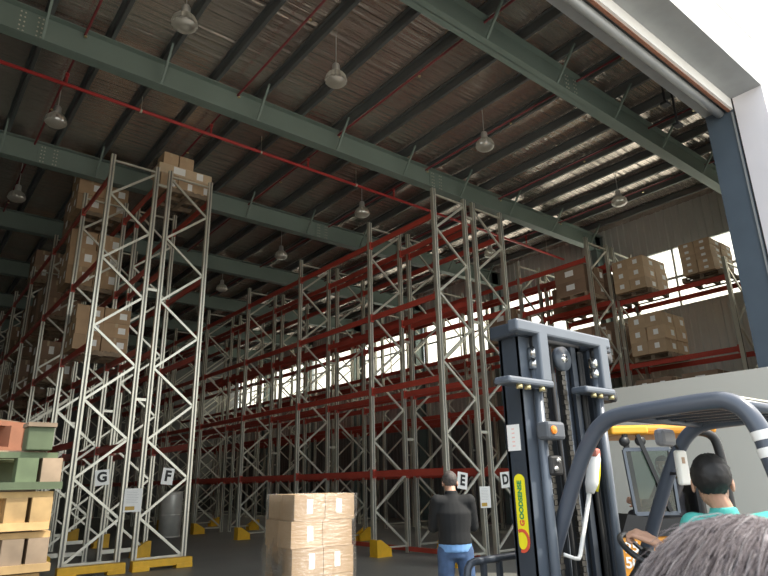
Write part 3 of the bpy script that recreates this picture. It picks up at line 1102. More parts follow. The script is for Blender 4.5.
# carriage, load backrest and forks in front of the mast
b = fb()
b.box((3.05, 2.70, .15), (4.35, 2.76, .27), MAST)
b.box((3.05, 2.70, .52), (4.35, 2.76, .64), MAST)
b.box((3.3, 2.68, .15), (3.38, 2.72, .64), MAST)
b.box((3.95, 2.68, .15), (4.03, 2.72, .64), MAST)
b.build('carriage', F1)
b = fb()
b.tube([(2.965, 2.9, .2), (2.965, 2.9, 1.0), (2.975, 2.9, 1.055), (3.0, 2.9, 1.085), (3.04, 2.9, 1.095), (3.7, 2.9, 1.10), (4.36, 2.9, 1.095), (4.40, 2.9, 1.085), (4.425, 2.9, 1.055), (4.435, 2.9, 1.0), (4.435, 2.9, .2)], .024, MAST, 10)
for x in (3.12, 3.27, 3.5, 3.7, 3.9, 4.15):
    b.box((x - .016, 2.885, .25), (x + .016, 2.915, 1.09), MAST)
b.box((2.97, 2.76, .2), (4.43, 2.91, .27), MAST)
b.build('load_backrest', F1)
for x in (3.35, 4.05):
    b = fb()
    b.box((x - .06, 2.92, .06), (x + .06, 2.96, .62), MAST)
    b.prism([(2.92, .06), (3.95, .06), (3.95, .075), (2.96, .11), (2.92, .11)], 'x', x - .06, x + .06, MAST)
    b.build('fork', F1)
# sticker and label on the outer side of the left mast rail (faces -X)
b = MB(FO)
pts = []
for k in range(13):
    a = PI * k / 12
    pts.append((2.535 + .040 * math.cos(a), 1.575 + .04 * math.sin(a)))
for k in range(13):
    a = PI + PI * k / 12
    pts.append((2.535 + .040 * math.cos(a), 1.215 + .04 * math.sin(a)))
b.prism(pts, 'x', 3.0955, 3.099, STICK)
st = b.build('brand_sticker', F1)
st['label'] = 'yellow rounded sticker with green lettering and red swoosh'
for txt, size, m_, z in (('OODSENSE', .044, STGRN, 1.352), ('G', .046, STRED, 1.315)):
    me = text_mesh(txt, size, .0006, m_, .002, 'LEFT')
    me.transform(Matrix(((0, 0, -1, 0), (0, 1, 0, 0), (1, 0, 0, 0), (0, 0, 0, 1))))
    link('lettering', me, st, (3.0945 - FX, 2.535 - FY, z))
b = MB(FO)
arc = [(2.553 - .045 * math.cos(R(a)), 1.235 + .055 * math.sin(R(a))) for a in range(240, 470, 15)]
arc = [(2.535 + .048 * math.cos(R(a)) + .012, 1.232 + .058 * math.sin(R(a))) for a in range(60, 300, 12)]
for q in range(len(arc) - 1):
    (ya, za), (yb, zb) = arc[q], arc[q + 1]
    b.bar((3.0945, ya, za), (3.0945, yb, zb), .002, .019, STRED, (0, ya - 2.547, za - 1.232))
b.build('swoosh', st)
b = fb()
b.box((3.0955, 2.50, 1.755), (3.099, 2.60, 1.915), LABELM)
lb = b.build('warning_label', F1)
lb['label'] = 'white label with faint red print'
for k in range(5):
    fb().box((3.0945, 2.54, 1.78 + k * .026), (3.0955, 2.562, 1.788 + k * .026), mat('faint_red_print', (.85, .55, .5), .6)).build('print_mark', lb)
b = fb()
b.box((3.93, 2.441, 1.80), (3.98, 2.4445, 1.88), LABELM)
b.build('warning_label', F1)
# indicator lamp box on the left
b = fb()
b.bbox((3.13, 2.30, 1.81), (3.30, 2.40, 1.92), mat('grey_lamp_box', (.10, .11, .125), .5), .02)
il = b.build('lamp_box', F1)
b = fb()
b.lathe([(.026, 0), (.024, .01), (.0, .016)], (0, 0, 0), AMBER, 16)
b2 = fb().add([Vector(v) for v in [(q[0] + FO[0] * 0, q[1], q[2]) for q in [(3.17 + (v[0] + FO[0]), 2.298 - (v[2] + FO[2]), 1.866 + (v[1] + FO[1])) for v in b.v]]], b.f, AMBER)
b2.build('amber_lens', il)
b = fb()
b.bbox((3.20, 2.36, 1.60), (3.32, 2.42, 1.72), BLACK, .015)
b.cyl((3.24, 2.35, 1.64), (3.24, 2.37, 1.64), .016, CHROME, n=10)
b.cyl((3.27, 2.35, 1.69), (3.27, 2.37, 1.69), .016, CHROME, n=10)
b.build('switch_box', F1)
# lever with worn grip
b = fb()
b.tube([(3.625, 2.40, 1.50), (3.60, 2.40, 1.44), (3.45, 2.40, 1.135), (3.43, 2.40, 1.115), (3.39, 2.40, 1.12), (3.29, 2.40, 1.15)], [.016, .015, .013, .013, .011, .011], WPLAS, 10)
lv_ = b.build('lever', F1)
b = fb()
b.tube([(3.61, 2.385, 1.49), (3.64, 2.385, 1.55), (3.665, 2.385, 1.62), (3.70, 2.385, 1.70), (3.72, 2.385, 1.75)], [.03, .05, .045, .05, .03], WPLAS, 12, True, .5)
b.tube([(3.665, 2.375, 1.50), (3.695, 2.375, 1.60), (3.735, 2.375, 1.70)], [.02, .032, .02], STICK, 10, True, .5)
b.bbox((3.68, 2.35, 1.71), (3.74, 2.40, 1.77), mat('worn_red_cap', (.45, .16, .12), .6), .015)
b.build('grip', lv_)

def spline(pts, n=6):
    pts = [Vector(p) for p in pts]
    P = [pts[0]] + pts + [pts[-1]]
    out = []
    for i in range(1, len(P) - 2):
        for k in range(n):
            t_ = k / n
            p0, p1, p2, p3 = P[i - 1], P[i], P[i + 1], P[i + 2]
            out.append(.5 * ((2 * p1) + (-p0 + p2) * t_ + (2 * p0 - 5 * p1 + 4 * p2 - p3) * t_ ** 2 + (-p0 + 3 * p1 - 3 * p2 + p3) * t_ ** 3))
    out.append(pts[-1])
    return out
# overhead guard: two side hoops
for x, s_ in ((3.31, 1), (4.44, -1)):
    pts = [(x, 2.70, .72), (x, 2.55, 1.03), (x, 2.27, 1.60), (x, 2.14, 1.80), (x, 2.05, 1.885), (x, 1.94, 1.925), (x, 1.7, 1.94), (x, 1.42, 1.95), (x, 1.32, 1.935), (x, 1.25, 1.88), (x, 1.20, 1.77), (x, 1.17, 1.6), (x, 1.05, 1.0)]
    fb().tube(spline(pts), .046, OHGM, 16).build('overhead_guard_hoop', F1)
b = fb()
for y in (1.32, 1.98):
    b.tube([(3.31, y, 1.93), (4.44, y, 1.93)], .03, OHGM, 12)
for k in range(6):
    x = 3.31 + 1.13 * (k + .5) / 6
    b.box((x - .012, 1.32, 1.92), (x + .012, 1.98, 1.955), OHGM)
b.build('overhead_guard_bars', F1)
b = fb()
b.bbox((3.36, 1.30, 1.957), (4.40, 1.99, 1.969), mat('beige_roof_sheet', (.62, .60, .50), .6), .004)
b.build('roof_sheet', F1)
for k, z in enumerate((1.76, 1.68)):
    b = fb()
    b.tube([(3.31, 1.201 - .012 * k, z + .022), (3.31, 1.193 - .012 * k, z - .022)], .049, LABELM, 16, False)
    b.build('reflective_tape', F1)
# mirror and white pouch on the right front leg
b = fb()
b.bbox((3.95, 2.02, 1.77), (4.14, 2.09, 1.885), mat('grey_mirror_shell', (.22, .23, .26), .45), .03)
b.cyl((4.12, 2.07, 1.86), (4.44, 2.17, 1.76), .01, BLACK, n=8)
b.build('rear_view_mirror', F1)
b = fb()
b.bbox((4.06, 1.995, 1.525), (4.19, 2.03, 1.745), WPLAS, .035, 3)
pz = b.build('document_pouch', F1)
b = fb()
b.box((4.10, 1.993, 1.66), (4.14, 1.996, 1.70), mat('worn_brown_mark', (.45, .3, .2), .6))
b.build('stain', pz)
b = fb()
b.bar((4.15, 2.03, 1.6), (4.44, 2.26, 1.6), .02, .02, BLACK)
b.build('pouch_bracket', F1)
# body
b = fb()
b.bbox((3.22, 1.75, .28), (4.42, 2.38, .80), MASTL, .05)
b.bbox((3.30, 2.1, .78), (4.36, 2.38, .90), BLACK, .04)
b.build('front_cowl', F1)
b = fb()
b.bbox((3.20, .75, .40), (4.44, 1.75, .62), MAST, .04)
b.bbox((3.28, .65, .62), (4.36, 1.42, .84), MASTL, .06)
b.build('chassis', F1)
b = fb()
b.bbox((3.20, .12, .25), (4.44, .68, 1.0), MASTL, .12, 4)
b.build('counterweight', F1)
b = fb()
b.bbox((3.44, 1.10, .84), (3.96, 1.60, .96), BLACK, .05)
b.bbox((3.46, .98, .92), (3.94, 1.10, 1.22), BLACK, .05)
b.build('driver_seat', F1)
for x, y, r_ in ((3.14, 2.15, .33), (4.50, 2.15, .33), (3.16, .6, .27), (4.48, .6, .27)):
    b = fb()
    b.cyl((x - .10, y, r_), (x + .10, y, r_), r_, RUBBER, n=28)
    b.cyl((x - .105, y, r_), (x + .105, y, r_), r_ * .55, ORANGE if r_ > 9 else MASTL, n=20)
    b.build('wheel', F1)
# steering wheel on a tilted column
swc = Vector((3.58, 2.02, 1.165))
b = fb()
M4 = Matrix.Translation(swc) @ Matrix.Rotation(R(32), 4, 'X')
ring = [M4 @ Vector((.17 * math.cos(a * PI / 16), .17 * math.sin(a * PI / 16), 0)) for a in range(33)]
b.tube(ring, .017, BLACK, 10, False)
for a in (90, 210, 330):
    b.bar(M4 @ Vector((0, 0, -.02)), M4 @ Vector((.16 * math.cos(R(a)), .16 * math.sin(R(a)), 0)), .03, .012, BLACK)
b.cyl(M4 @ Vector((0, 0, -.04)), M4 @ Vector((0, 0, .01)), .04, BLACK, n=16)
b.build('steering_wheel', F1)
fb().cyl(M4 @ Vector((0, 0, -.03)), M4 @ Vector((0, .05, -.40)), .03, BLACK, n=12).build('steering_column', F1)

# ------------------------------------------------------------------ orange forklift behind
ang = math.atan2(.629, -.777)     # heading of its mast, pointing away to the left
F2 = thing('forklift', 'orange forklift with glazed cab behind the near forklift', 'forklift', (7.33, 3.86, 0), ang)
# local x: forward (towards its mast), y: left of travel, the side that faces the camera
g = MB
b = g().bbox((-.50, -.55, 2.04), (.66, .55, 2.15), ORANGE, .04)
b.bbox((.30, -.58, 2.05), (.72, .58, 2.14), mat('bright_orange_visor', (.95, .48, .04), .35), .02)
b.build('cab_roof', F2)
for x0_, x1_, y_ in ((.62, .42, -.52), (.62, .42, .52)):
    g().bar((x0_ - .06, y_, 2.06), (.30 + .2, y_, 1.0), .05, .05, BLACK).build('front_pillar', F2)
for y_ in (-.52, .52):
    b = g()
    b.tube(spline([(-.26, y_, 2.07), (-.41, y_, 2.03), (-.48, y_, 1.90), (-.50, y_, 1.5), (-.50, y_, .95)]), .05, BLACK, 12)
    b.build('rear_pillar', F2)
# near side door frame and glass
b = g()
for p, q in (((.60, 1.88), (.09, 1.88)), ((.09, 1.88), (.09, 1.20)), ((.60, 1.88), (.56, 1.20)), ((.56, 1.20), (.09, 1.20))):
    b.bar((p[0], .545, p[1]), (q[0], .545, q[1]), .03, .04, MASTL)
fr = b.build('door_frame', F2)
g().box((.09, .542, 1.20), (.58, .548, 1.88), CABG).build('pane', fr)
for x_ in (.58, .40):
    g().cyl((x_, .53, 1.97), (x_, .57, 1.97), .055, BLACK, n=18).build('round_lamp', F2)
g().bar((.43, .565, 2.04), (.18, .565, 1.22), .03, .045, BLACK).build('door_strut', F2)
b = g()
b.bbox((-.95, -.56, .45), (.84, .56, .98), ORANGE, .05)
bd = b.build('body', F2)
b = g()
b.prism([(.76, .97), (.66, 1.20), (.35, 1.15), (-.30, 1.13), (-.45, .97)], 'y', -.57, .57, BLACK)
b.build('dash_panel', F2)
b = g().bbox((-1.45, -.55, .35), (-.80, .55, 1.12), BLACK, .10, 3)
b.build('counterweight', F2)
for txt, x_, z_ in (('25', .66, .86), ('5000', .60, .71)):
    me = text_mesh(txt, .15, .002, WPLAS, .004)
    o = link('lettering', me, bd, (x_, .563, z_))
    o.rotation_euler = (R(90), 0, PI)
b = g()
b.bbox((-.31, -.25, .98), (.15, .25, 1.12), BLACK, .04)
b.bbox((-.39, -.25, 1.05), (-.27, .25, 1.62), BLACK, .05)
b.build('seat', F2)
b = g()
for y_ in (-.42, .42):
    b.box((.92, y_ - .05, .1), (1.06, y_ + .05, 2.15), BLACK)
b.box((.92, -.42, 2.05), (1.06, .42, 2.15), BLACK)
b.box((.92, -.42, .3), (1.06, .42, .45), BLACK)
b.build('mast', F2)
for k in range(6):
    y_ = -.36 + k * .14
    b = g()
    pts = [(.99, y_, .3 + q * .06) for q in range(30)]
    b.tube(pts, [.026 if q % 2 else .020 for q in range(30)], RUBBER, 8)
    b.build('hydraulic_hose', F2)
for x_, y_, r_ in ((.45, -.52, .33), (.45, .52, .33), (-.95, -.48, .27), (-.95, .48, .27)):
    b = g().cyl((x_, y_ - .1, r_), (x_, y_ + .1, r_), r_, RUBBER, n=24)
    b.cyl((x_, y_ - .105, r_), (x_, y_ + .105, r_), r_ * .5, ORANGE, n=16)
    b.build('wheel', F2)
b = g().cyl((-.35, -.3, 2.17), (-.35, -.3, 2.25), .045, STRED, n=14)
b.cyl((-.35, -.3, 2.16), (-.35, -.3, 2.18), .06, BLACK, n=14)
b.build('beacon', F2)

# ------------------------------------------------------------------ people
def remesh(b, voxel, smooth=4, name='body'):
    me = b.mesh('tmp')
    o = bpy.data.objects.new('tmp', me)
    COL.objects.link(o)
    md = o.modifiers.new('r', 'REMESH')
    md.mode = 'VOXEL'
    md.voxel_size = voxel
    md.use_smooth_shade = True
    if smooth:
        sm = o.modifiers.new('s', 'SMOOTH')
        sm.factor = .5
        sm.iterations = smooth
    bpy.context.view_layer.update()
    out = bpy.data.meshes.new_from_object(o.evaluated_get(bpy.context.evaluated_depsgraph_get()))
    bpy.data.objects.remove(o)
    out.materials.clear()
    out.materials.append(b.mats[0])
    out.polygons.foreach_set('use_smooth', [True] * len(out.polygons))
    out.polygons.foreach_set('material_index', [0] * len(out.polygons))
    out.name = name
    return out
def limb(b, pts, rad, m, n=6):
    """tapered limb through joints with rounded ends"""
    P = [Vector(p) for p in pts]
    Q, Rr = [], []
    for i in range(len(P) - 1):
        for k in range(n):
            f = k / n
            Q.append(P[i].lerp(P[i + 1], f))
            Rr.append(rad[i] + (rad[i + 1] - rad[i]) * f)
    Q.append(P[-1])
    Rr.append(rad[-1])
    b.tube(Q, Rr, m, 12)
    for p, r in ((P[0], rad[0]), (P[-1], rad[-1])):
        ball(b, p, (r, r, r), m)
    for p, r in zip(P[1:-1], rad[1:-1]):
        ball(b, p, (r, r, r), m)
def ball(b, c, r, m, M3=None, nu=14, nv=8):
    vs, fs = [], []
    for i in range(nv + 1):
        a = PI * i / nv
        for k in range(nu):
            t_ = 2 * PI * k / nu
            p = Vector((math.sin(a) * math.cos(t_) * r[0], math.sin(a) * math.sin(t_) * r[1], math.cos(a) * r[2]))
            if M3:
                p = M3 @ p
            vs.append(Vector(c) + p)
    for i in range(nv):
        for k in range(nu):
            a, d = i * nu + k, i * nu + (k + 1) % nu
            fs.append((a, a + nu, d + nu, d))
    b.add(vs, fs, m, True)
def ellip(b, rings, m, n=20):
    """loft of (centre, half width vector, half depth vector)"""
    vs, fs = [], []
    for c, u, v in rings:
        c, u, v = Vector(c), Vector(u), Vector(v)
        for k in range(n):
            t_ = 2 * PI * k / n
            vs.append(c + u * math.cos(t_) + v * math.sin(t_))
    for i in range(len(rings) - 1):
        for k in range(n):
            a, d = i * n + k, i * n + (k + 1) % n
            fs.append((a, d, d + n, a + n))
    fs.append(tuple(range(n - 1, -1, -1)))
    fs.append(tuple(range((len(rings) - 1) * n, len(rings) * n)))
    b.add(vs, fs, m)
def hand(b, wrist, palm_dir, thumb_side, normal, curl, m, s=1.0):
    """palm, four unequal fingers bending towards 'normal', thumb from the palm's side"""
    w, d = Vector(wrist), Vector(palm_dir).normalized()
    nn = Vector(normal)
    nn = (nn - d * nn.dot(d)).normalized()
    sd = d.cross(nn)
    if sd.dot(Vector(thumb_side)) < 0:
        sd = -sd
    pc = w + d * .05 * s
    for k in range(4):
        off = (.030 - .020 * k) * s
        limb(b, [w + sd * off * .6, w + d * .085 * s + sd * off], [.016 * s, .0125 * s], m, 3)
    L = [.070, .080, .074, .058]
    for k in range(4):
        off = (.030 - .020 * k) * s
        p = w + d * .085 * s + sd * off
        pts = [p]
        a = curl * .6
        q = p
        for j, fr in enumerate((.45, .32, .23)):
            dd = d * math.cos(a) + nn * math.sin(a)
            q = q + dd * L[k] * fr * s
            pts.append(q)
            a += curl
        limb(b, pts, [.0098 * s, .009 * s, .0085 * s, .0075 * s], m, 3)
    p = w + d * .025 * s + sd * .028 * s
    limb(b, [p, p + (d * .6 + sd * .8).normalized() * .038 * s + nn * .006, p + (d * .8 + sd * .62).normalized() * .066 * s + nn * .02 * s, p + (d * .9 + sd * .45).normalized() * .088 * s + nn * .034 * s], [.014 * s, .012 * s, .0105 * s, .009 * s], m, 3)
def head(b, c, fwd, up, s, m):
    """skull, jaw, nose, ears; c = centre of the head; returns frame"""
    f = Vector(fwd).normalized()
    u = Vector(up)
    u = (u - f * u.dot(f)).normalized()
    r = f.cross(u)
    M3 = Matrix((r, f, u)).transposed()
    c = Vector(c)
    P = lambda x, y, z: c + M3 @ Vector((x, y, z)) * s
    ball(b, P(0, -.012, .028), (.076 * s, .094 * s, .088 * s), m, M3, 20, 12)
    ball(b, P(0, .022, -.035), (.062 * s, .070 * s, .075 * s), m, M3, 18, 10)
    ball(b, P(0, .052, -.088), (.036 * s, .034 * s, .026 * s), m, M3)
    limb(b, [P(0, .090, .015), P(0, .108, -.018), P(0, .102, -.030)], [.009 * s, .014 * s, .013 * s], m, 3)
    ball(b, P(0, .086, -.062), (.024 * s, .012 * s, .009 * s), m, M3)
    for q in (-1, 1):
        ball(b, P(q * .080, -.008, -.012), (.010 * s, .022 * s, .034 * s), m, M3)
        ball(b, P(q * .035, .072, .006), (.02 * s, .012 * s, .008 * s), m, M3)
    return M3, P
def hair_cap(b, P, M3, s, m, nape=-.055, grow=1.0, seed=1, front=.05):
    """short hair: a shell over the skull, back and sides, with an uneven surface"""
    nu, nv = 48, 26
    vs, fs, ok = [], [], []
    for i in range(nv + 1):
        a = PI * .86 * i / nv
        for k in range(nu):
            t_ = 2 * PI * k / nu
            d = Vector((math.sin(a) * math.cos(t_), math.sin(a) * math.sin(t_), math.cos(a)))
            nz = noise.noise(d * 9 + Vector((seed, 0, 0))) * .006 + noise.noise(d * 30) * .003
            rad = Vector((.083 * grow + nz, .103 * grow + nz, .098 * grow + nz))
            x, y, z = d.x * rad.x, d.y * rad.y - .014, d.z * rad.z + .028
            if z < 0:
                pinch = 1 + z * 2.2
                x *= pinch
                y = (y if y > 0 else y * (1 + z * 1.6))
            vs.append(P(x, y, z))
            limit = front if y > .045 else (.0 if y > .01 else (-.02 if y > -.03 else nape))
            ok.append(z > limit)
    for i in range(nv):
        for k in range(nu):
            q = (i * nu + k, (i + 1) * nu + k, (i + 1) * nu + (k + 1) % nu, i * nu + (k + 1) % nu)
            if all(ok[j] for j in q):
                fs.append(q)
    b.add(vs, fs, m, True)
def eyes(b, P, s):
    for q in (-1, 1):
        ball(b, P(q * .033, .078, .004), (.012 * s,) * 3, EYEW, None, 10, 6)
        ball(b, P(q * .033, .0865, .004), (.0055 * s,) * 3, INK, None, 8, 6)
    b.add([P(-.024, .099, -.063), P(.024, .099, -.063), P(.018, .0985, -.071), P(-.018, .0985, -.071)], [(0, 1, 2, 3)], mat('lip_tone', (.42, .17, .13), .5))
def put(name, me, parent):
    o = bpy.data.objects.new(name, me)
    COL.objects.link(o)
    o.parent = parent
    return o
def join_extra(me, b):
    """adds builder geometry (eyes, lips) to a remeshed body"""
    bm = bmesh.new()
    bm.from_mesh(me)
    base = len(me.materials)
    for q in b.mats:
        me.materials.append(q)
    vv = [bm.verts.new(p) for p in b.v]
    for f, k in zip(b.f, b.mi):
        try:
            nf = bm.faces.new([vv[i] for i in f])
            nf.material_index = base + k
            nf.smooth = True
        except ValueError:
            pass
    bm.to_mesh(me)
    bm.free()

def person(label, base, face, J, clothes, hs=1.0, hairm=HAIRB, hair_kw=None, head_fwd=None, head_up=(0, 0, 1), hand_kw=None, voxel=.009, extra_hair=None):
    """J: joints in world space"""
    t = thing('person', label, 'person', base)
    o = tuple(base)
    hf = head_fwd or face
    b = MB(o)
    side = Vector(face).cross(Vector((0, 0, 1))).normalized()       # to the person's right
    fw = Vector((face[0], face[1], 0)).normalized()
    sk = SKIN
    ch, pe, ne, hc = Vector(J['chest']), Vector(J['pelvis']), Vector(J['neck']), Vector(J['head'])
    wa = pe.lerp(ch, .45)
    ellip(b, [(pe - Vector((0, 0, .06)), side * .13, fw * .09), (pe, side * .15, fw * .105), (wa, side * .135, fw * .095), (ch, side * .155, fw * .11), (ch.lerp(ne, .55), side * .12, fw * .085), (ne, side * .06, fw * .06)], sk)
    limb(b, [ne - Vector((0, 0, .05)), ne, hc + Vector((0, 0, -.04)) - Vector(hf).normalized() * .02], [.062, .055, .052], sk)
    M3, P = head(b, hc, hf, head_up, hs, sk)
    for q in 'LR':
        limb(b, [ch.lerp(ne, .35), J['sh' + q], J['el' + q], J['wr' + q]], [.07, .055, .042, .026], sk)
        limb(b, [J['hip' + q], J['kn' + q], J['an' + q]], [.085, .058, .042], sk)
        limb(b, [Vector(J['an' + q]) - Vector((0, 0, .03)), Vector(J['an' + q]) + fw * .14 - Vector((0, 0, .05))], [.038, .030], sk)
        if hand_kw and q in hand_kw:
            hand(b, J['wr' + q], *hand_kw[q][:4], sk, *hand_kw[q][4:])
        else:
            d = (Vector(J['wr' + q]) - Vector(J['el' + q])).normalized()
            hand(b, J['wr' + q], d, fw + Vector((0, 0, .2)), -side if q == 'R' else side, .35, sk)
    me = remesh(b, voxel * .62, 3, 'body')
    ex = MB(o)
    eyes(ex, P, hs)
    join_extra(me, ex)
    put('body', me, t)
    if hairm:
        hb = MB(o)
        hair_cap(hb, P, M3, hs, hairm, **(hair_kw or {}))
        if extra_hair:
            extra_hair(hb, P, M3)
        hb.build('hair', t, (0, 0, 0))
    # trousers
    b = MB(o)
    tm = clothes['trousers']
    ellip(b, [(pe - Vector((0, 0, .10)), side * .155, fw * .115), (pe, side * .172, fw * .125), (pe.lerp(wa, .8), side * .155, fw * .112)], tm)
    for q in 'LR':
        limb(b, [J['hip' + q], J['kn' + q], Vector(J['an' + q]) + Vector((0, 0, .02))], [.100, .078, .066], tm)
    put('trousers', remesh(b, .012, 3, 'trousers'), t)
    # upper garment
    b = MB(o)
    um = clothes['top']
    g_ = clothes.get('loose', 1.0)
    hem = clothes.get('hem', 0.0)
    ellip(b, [(pe + Vector((0, 0, hem)), side * .180 * g_, fw * .135 * g_), (wa, side * .170 * g_, fw * .128 * g_), (ch, side * .190 * g_, fw * .135 * g_), (ch.lerp(ne, .5), side * .150 * g_, fw * .105 * g_), (ne - Vector((0, 0, .015)), side * .072, fw * .070), (ne + Vector((0, 0, .02)), side * .066, fw * .066)], um)
    for q in 'LR':
        sh, el, wr = Vector(J['sh' + q]), Vector(J['el' + q]), Vector(J['wr' + q])
        if clothes.get('short'):
            limb(b, [ch.lerp(ne, .4), sh, sh.lerp(el, .62)], [.085, .072, .066], um)
        else:
            limb(b, [ch.lerp(ne, .4), sh, el, wr.lerp(el, .06)], [.09, .078 * g_, .064 * g_, .048], um)
    put(clothes['top_name'], remesh(b, .011, 4, clothes['top_name']), t)
    if clothes.get('under'):
        b = MB(o)
        z = pe + Vector((0, 0, hem))
        ellip(b, [(z - Vector((0, 0, .07)), side * .178, fw * .132), (z + Vector((0, 0, .05)), side * .174, fw * .128)], clothes['under'])
        put('shirt', remesh(b, .011, 2, 'shirt'), t)
    for q in 'LR':
        a = Vector(J['an' + q])
        b = MB(o)
        limb(b, [a - fw * .03 - Vector((0, 0, .035)), a + fw * .09 - Vector((0, 0, .047)), a + fw * .16 - Vector((0, 0, .055))], [.046, .042, .034], BLACK)
        put('shoe', remesh(b, .009, 2, 'shoe'), t)
    return t

# man in black: back to the camera, head bowed, hands in front of him
mp = Vector((4.88, 4.92, 0))
fw = Vector((.60, .80, 0)).normalized()
rt = Vector((fw.y, -fw.x, 0))
def at(p, r=0, f=0, z=0):
    return tuple(p + rt * r + fw * f + Vector((0, 0, z)))
J = dict(pelvis=at(mp, 0, 0, .92), chest=at(mp, 0, .0, 1.26), neck=at(mp, -.01, .03, 1.465), head=at(mp, -.012, .085, 1.565),
         shL=at(mp, -.17, .01, 1.375), shR=at(mp, .17, .01, 1.375), elL=at(mp, -.215, .08, 1.12), elR=at(mp, .215, .08, 1.12),
         wrL=at(mp, -.12, .30, 1.14), wrR=at(mp, .12, .30, 1.14), hipL=at(mp, -.095, 0, .88), hipR=at(mp, .095, 0, .88),
         knL=at(mp, -.115, .02, .50), knR=at(mp, .125, .02, .50), anL=at(mp, -.125, -.02, .095), anR=at(mp, .14, -.02, .095))
person('man in black jacket and blue jeans standing before the E rack, back turned', tuple(mp), tuple(fw), J,
       dict(trousers=JEAN, top=JACK, top_name='jacket', under=SHIRTB, loose=1.0, hem=.03), 1.0, HAIRG,
       dict(nape=-.075, grow=.985), tuple((fw + Vector((0, 0, -.35))).normalized()), (0, 0, 1),
       dict(L=(tuple(rt * .5 + fw), (0, 0, 1), tuple(rt), .5), R=(tuple(-rt * .5 + fw), (0, 0, 1), tuple(-rt), .5)))

# driver in teal on the near forklift
dp = Vector((3.60, 1.52, 0))
fw = Vector((.74, .67, 0)).normalized()
rt = Vector((fw.y, -fw.x, 0))
hf = Vector((.91, .41, -.05)).normalized()
J = dict(pelvis=(3.66, 1.40, 1.02), chest=(3.63, 1.52, 1.20), neck=(3.60, 1.57, 1.40), head=(3.59, 1.60, 1.545),
         shL=at(Vector((3.62, 1.55, 0)), -.19, 0, 1.325), shR=at(Vector((3.62, 1.55, 0)), .19, 0, 1.325),
         elL=(3.47, 1.78, 1.10), wrL=(3.49, 1.93, 1.235), elR=(3.93, 1.46, 1.10), wrR=(3.86, 1.72, 1.05),
         hipL=(3.56, 1.44, 1.02), hipR=(3.76, 1.42, 1.02), knL=(3.58, 1.86, .98), knR=(3.80, 1.84, .98), anL=(3.58, 1.98, .56), anR=(3.80, 1.96, .56))
person('forklift driver in teal shirt with short black hair, seen from behind', (3.62, 1.5, .96), tuple(fw), J,
       dict(trousers=DARKC, top=TEAL, top_name='shirt', short=True, hem=.0), 1.20, HAIRB,
       dict(nape=-.055, grow=1.02, seed=4), tuple(hf), (0, 0, 1),
       dict(L=((-.20, .5, .22), (.9, .3, .3), (.1, .5, -1), 1.15, 1.25), R=((.0, 1, -.1), (-1, 0, .2), (0, 0, -1), .6)))

# driver inside the orange forklift's cab
def f2w(x, y, z):
    return (7.33 + x * math.cos(ang) - y * math.sin(ang), 3.86 + x * math.sin(ang) + y * math.cos(ang), z)
ff = Vector((math.cos(ang), math.sin(ang), 0))
J = dict(pelvis=f2w(-0.09, -.0, 1.16), chest=f2w(-0.10, 0, 1.38), neck=f2w(-0.08, 0, 1.56), head=f2w(-0.05, 0, 1.70),
         shL=f2w(-0.09, .19, 1.48), shR=f2w(-0.09, -.19, 1.48), elL=f2w(0.05, .24, 1.24), elR=f2w(0.05, -.24, 1.24), wrL=f2w(0.29, .14, 1.30), wrR=f2w(0.29, -.14, 1.30),
         hipL=f2w(-0.09, .1, 1.16), hipR=f2w(-0.09, -.1, 1.16), knL=f2w(0.33, .12, 1.14), knR=f2w(0.33, -.12, 1.14), anL=f2w(0.37, .12, .75), anR=f2w(0.37, -.12, .75))
person('person in dark clothes sitting inside the orange forklift cab', f2w(-.26, 0, 1.1), tuple(ff), J,
       dict(trousers=DARKC, top=DARKC, top_name='jacket', hem=.0), 1.0, HAIRB, dict(seed=8), tuple((ff + Vector((-.55, -.75, 0))).normalized()), (0, 0, 1), None, .011)

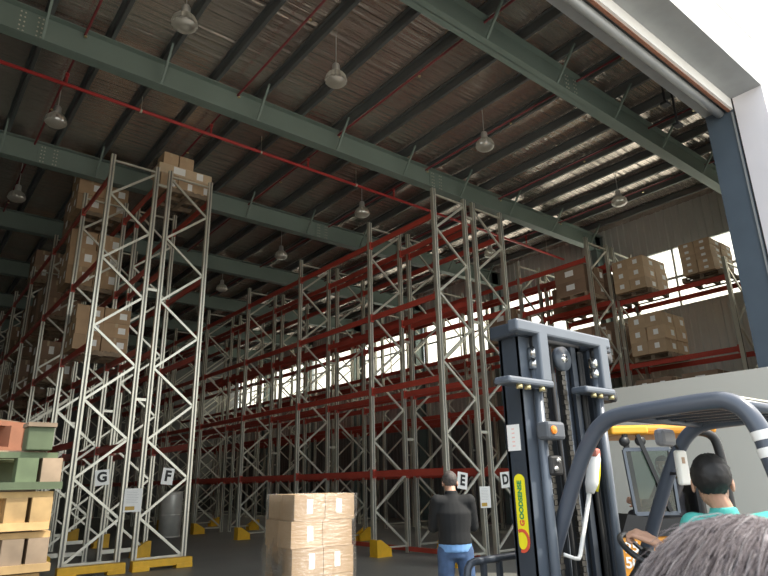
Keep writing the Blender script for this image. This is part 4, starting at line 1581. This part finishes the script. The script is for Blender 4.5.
# grey haired onlooker right in front of the camera
gp = Vector((.70, .276, 0))
fw = Vector((.78, .62, 0)).normalized()
rt = Vector((fw.y, -fw.x, 0))
J = dict(pelvis=at(gp, 0, 0, .84), chest=at(gp, 0, 0, 1.10), neck=at(gp, 0, .01, 1.30), head=at(gp, 0, .04, 1.410),
         shL=at(gp, -.17, 0, 1.235), shR=at(gp, .17, 0, 1.235), elL=at(gp, -.21, .02, .98), elR=at(gp, .21, .02, .98),
         wrL=at(gp, -.2, .12, .78), wrR=at(gp, .2, .12, .78), hipL=at(gp, -.09, 0, .80), hipR=at(gp, .09, 0, .80),
         knL=at(gp, -.10, .01, .45), knR=at(gp, .10, .01, .45), anL=at(gp, -.105, -.02, .095), anR=at(gp, .105, -.02, .095))
def strands(hb, P, M3):
    rnd = random.Random(3)
    whorl = Vector((.05, .05, .13))
    for k in range(9000):
        a = rnd.uniform(0, PI * .80)
        t_ = rnd.uniform(0, 2 * PI)
        d = Vector((math.sin(a) * math.cos(t_), math.sin(a) * math.sin(t_), math.cos(a)))
        root = Vector((d.x * .083, d.y * .103 - .014, d.z * .098 + .028))
        if root.y > .05 and root.z < .05 or root.z < -.06:
            continue
        away = (root - whorl)
        away = (away - d * away.dot(d))
        if away.length < 1e-4:
            continue
        away = away.normalized() + Vector((-.35 + rnd.uniform(-.22, .22), rnd.uniform(-.22, .22), -.3 + rnd.uniform(-.15, .15)))
        L = rnd.uniform(.035, .065)
        p1 = root + d * rnd.uniform(.003, .008) + away * L * .35
        p2 = root + d * rnd.uniform(.003, .009) + away * L * .7 - Vector((0, 0, .004))
        p3 = root + d * rnd.uniform(.0, .005) + away * L - Vector((0, 0, .012))
        m_ = rnd.choice((HAIRW, HAIRW, HAIRW, HAIRW2, HAIRW2, HAIRW2, HAIRW3))
        hb.tube([P(*root), P(*p1), P(*p2), P(*p3)], [.0006, .0006, .0005, .0002], m_, 3, False)
person('onlooker with tousled grey hair, seen from behind at the lower right', tuple(gp), tuple(fw), J,
       dict(trousers=DARKC, top=DARKC, top_name='jacket', hem=.0), 1.0, HAIRW, dict(nape=-.07, grow=1.0, seed=2), tuple(fw), (0, 0, 1), None, .011, strands)
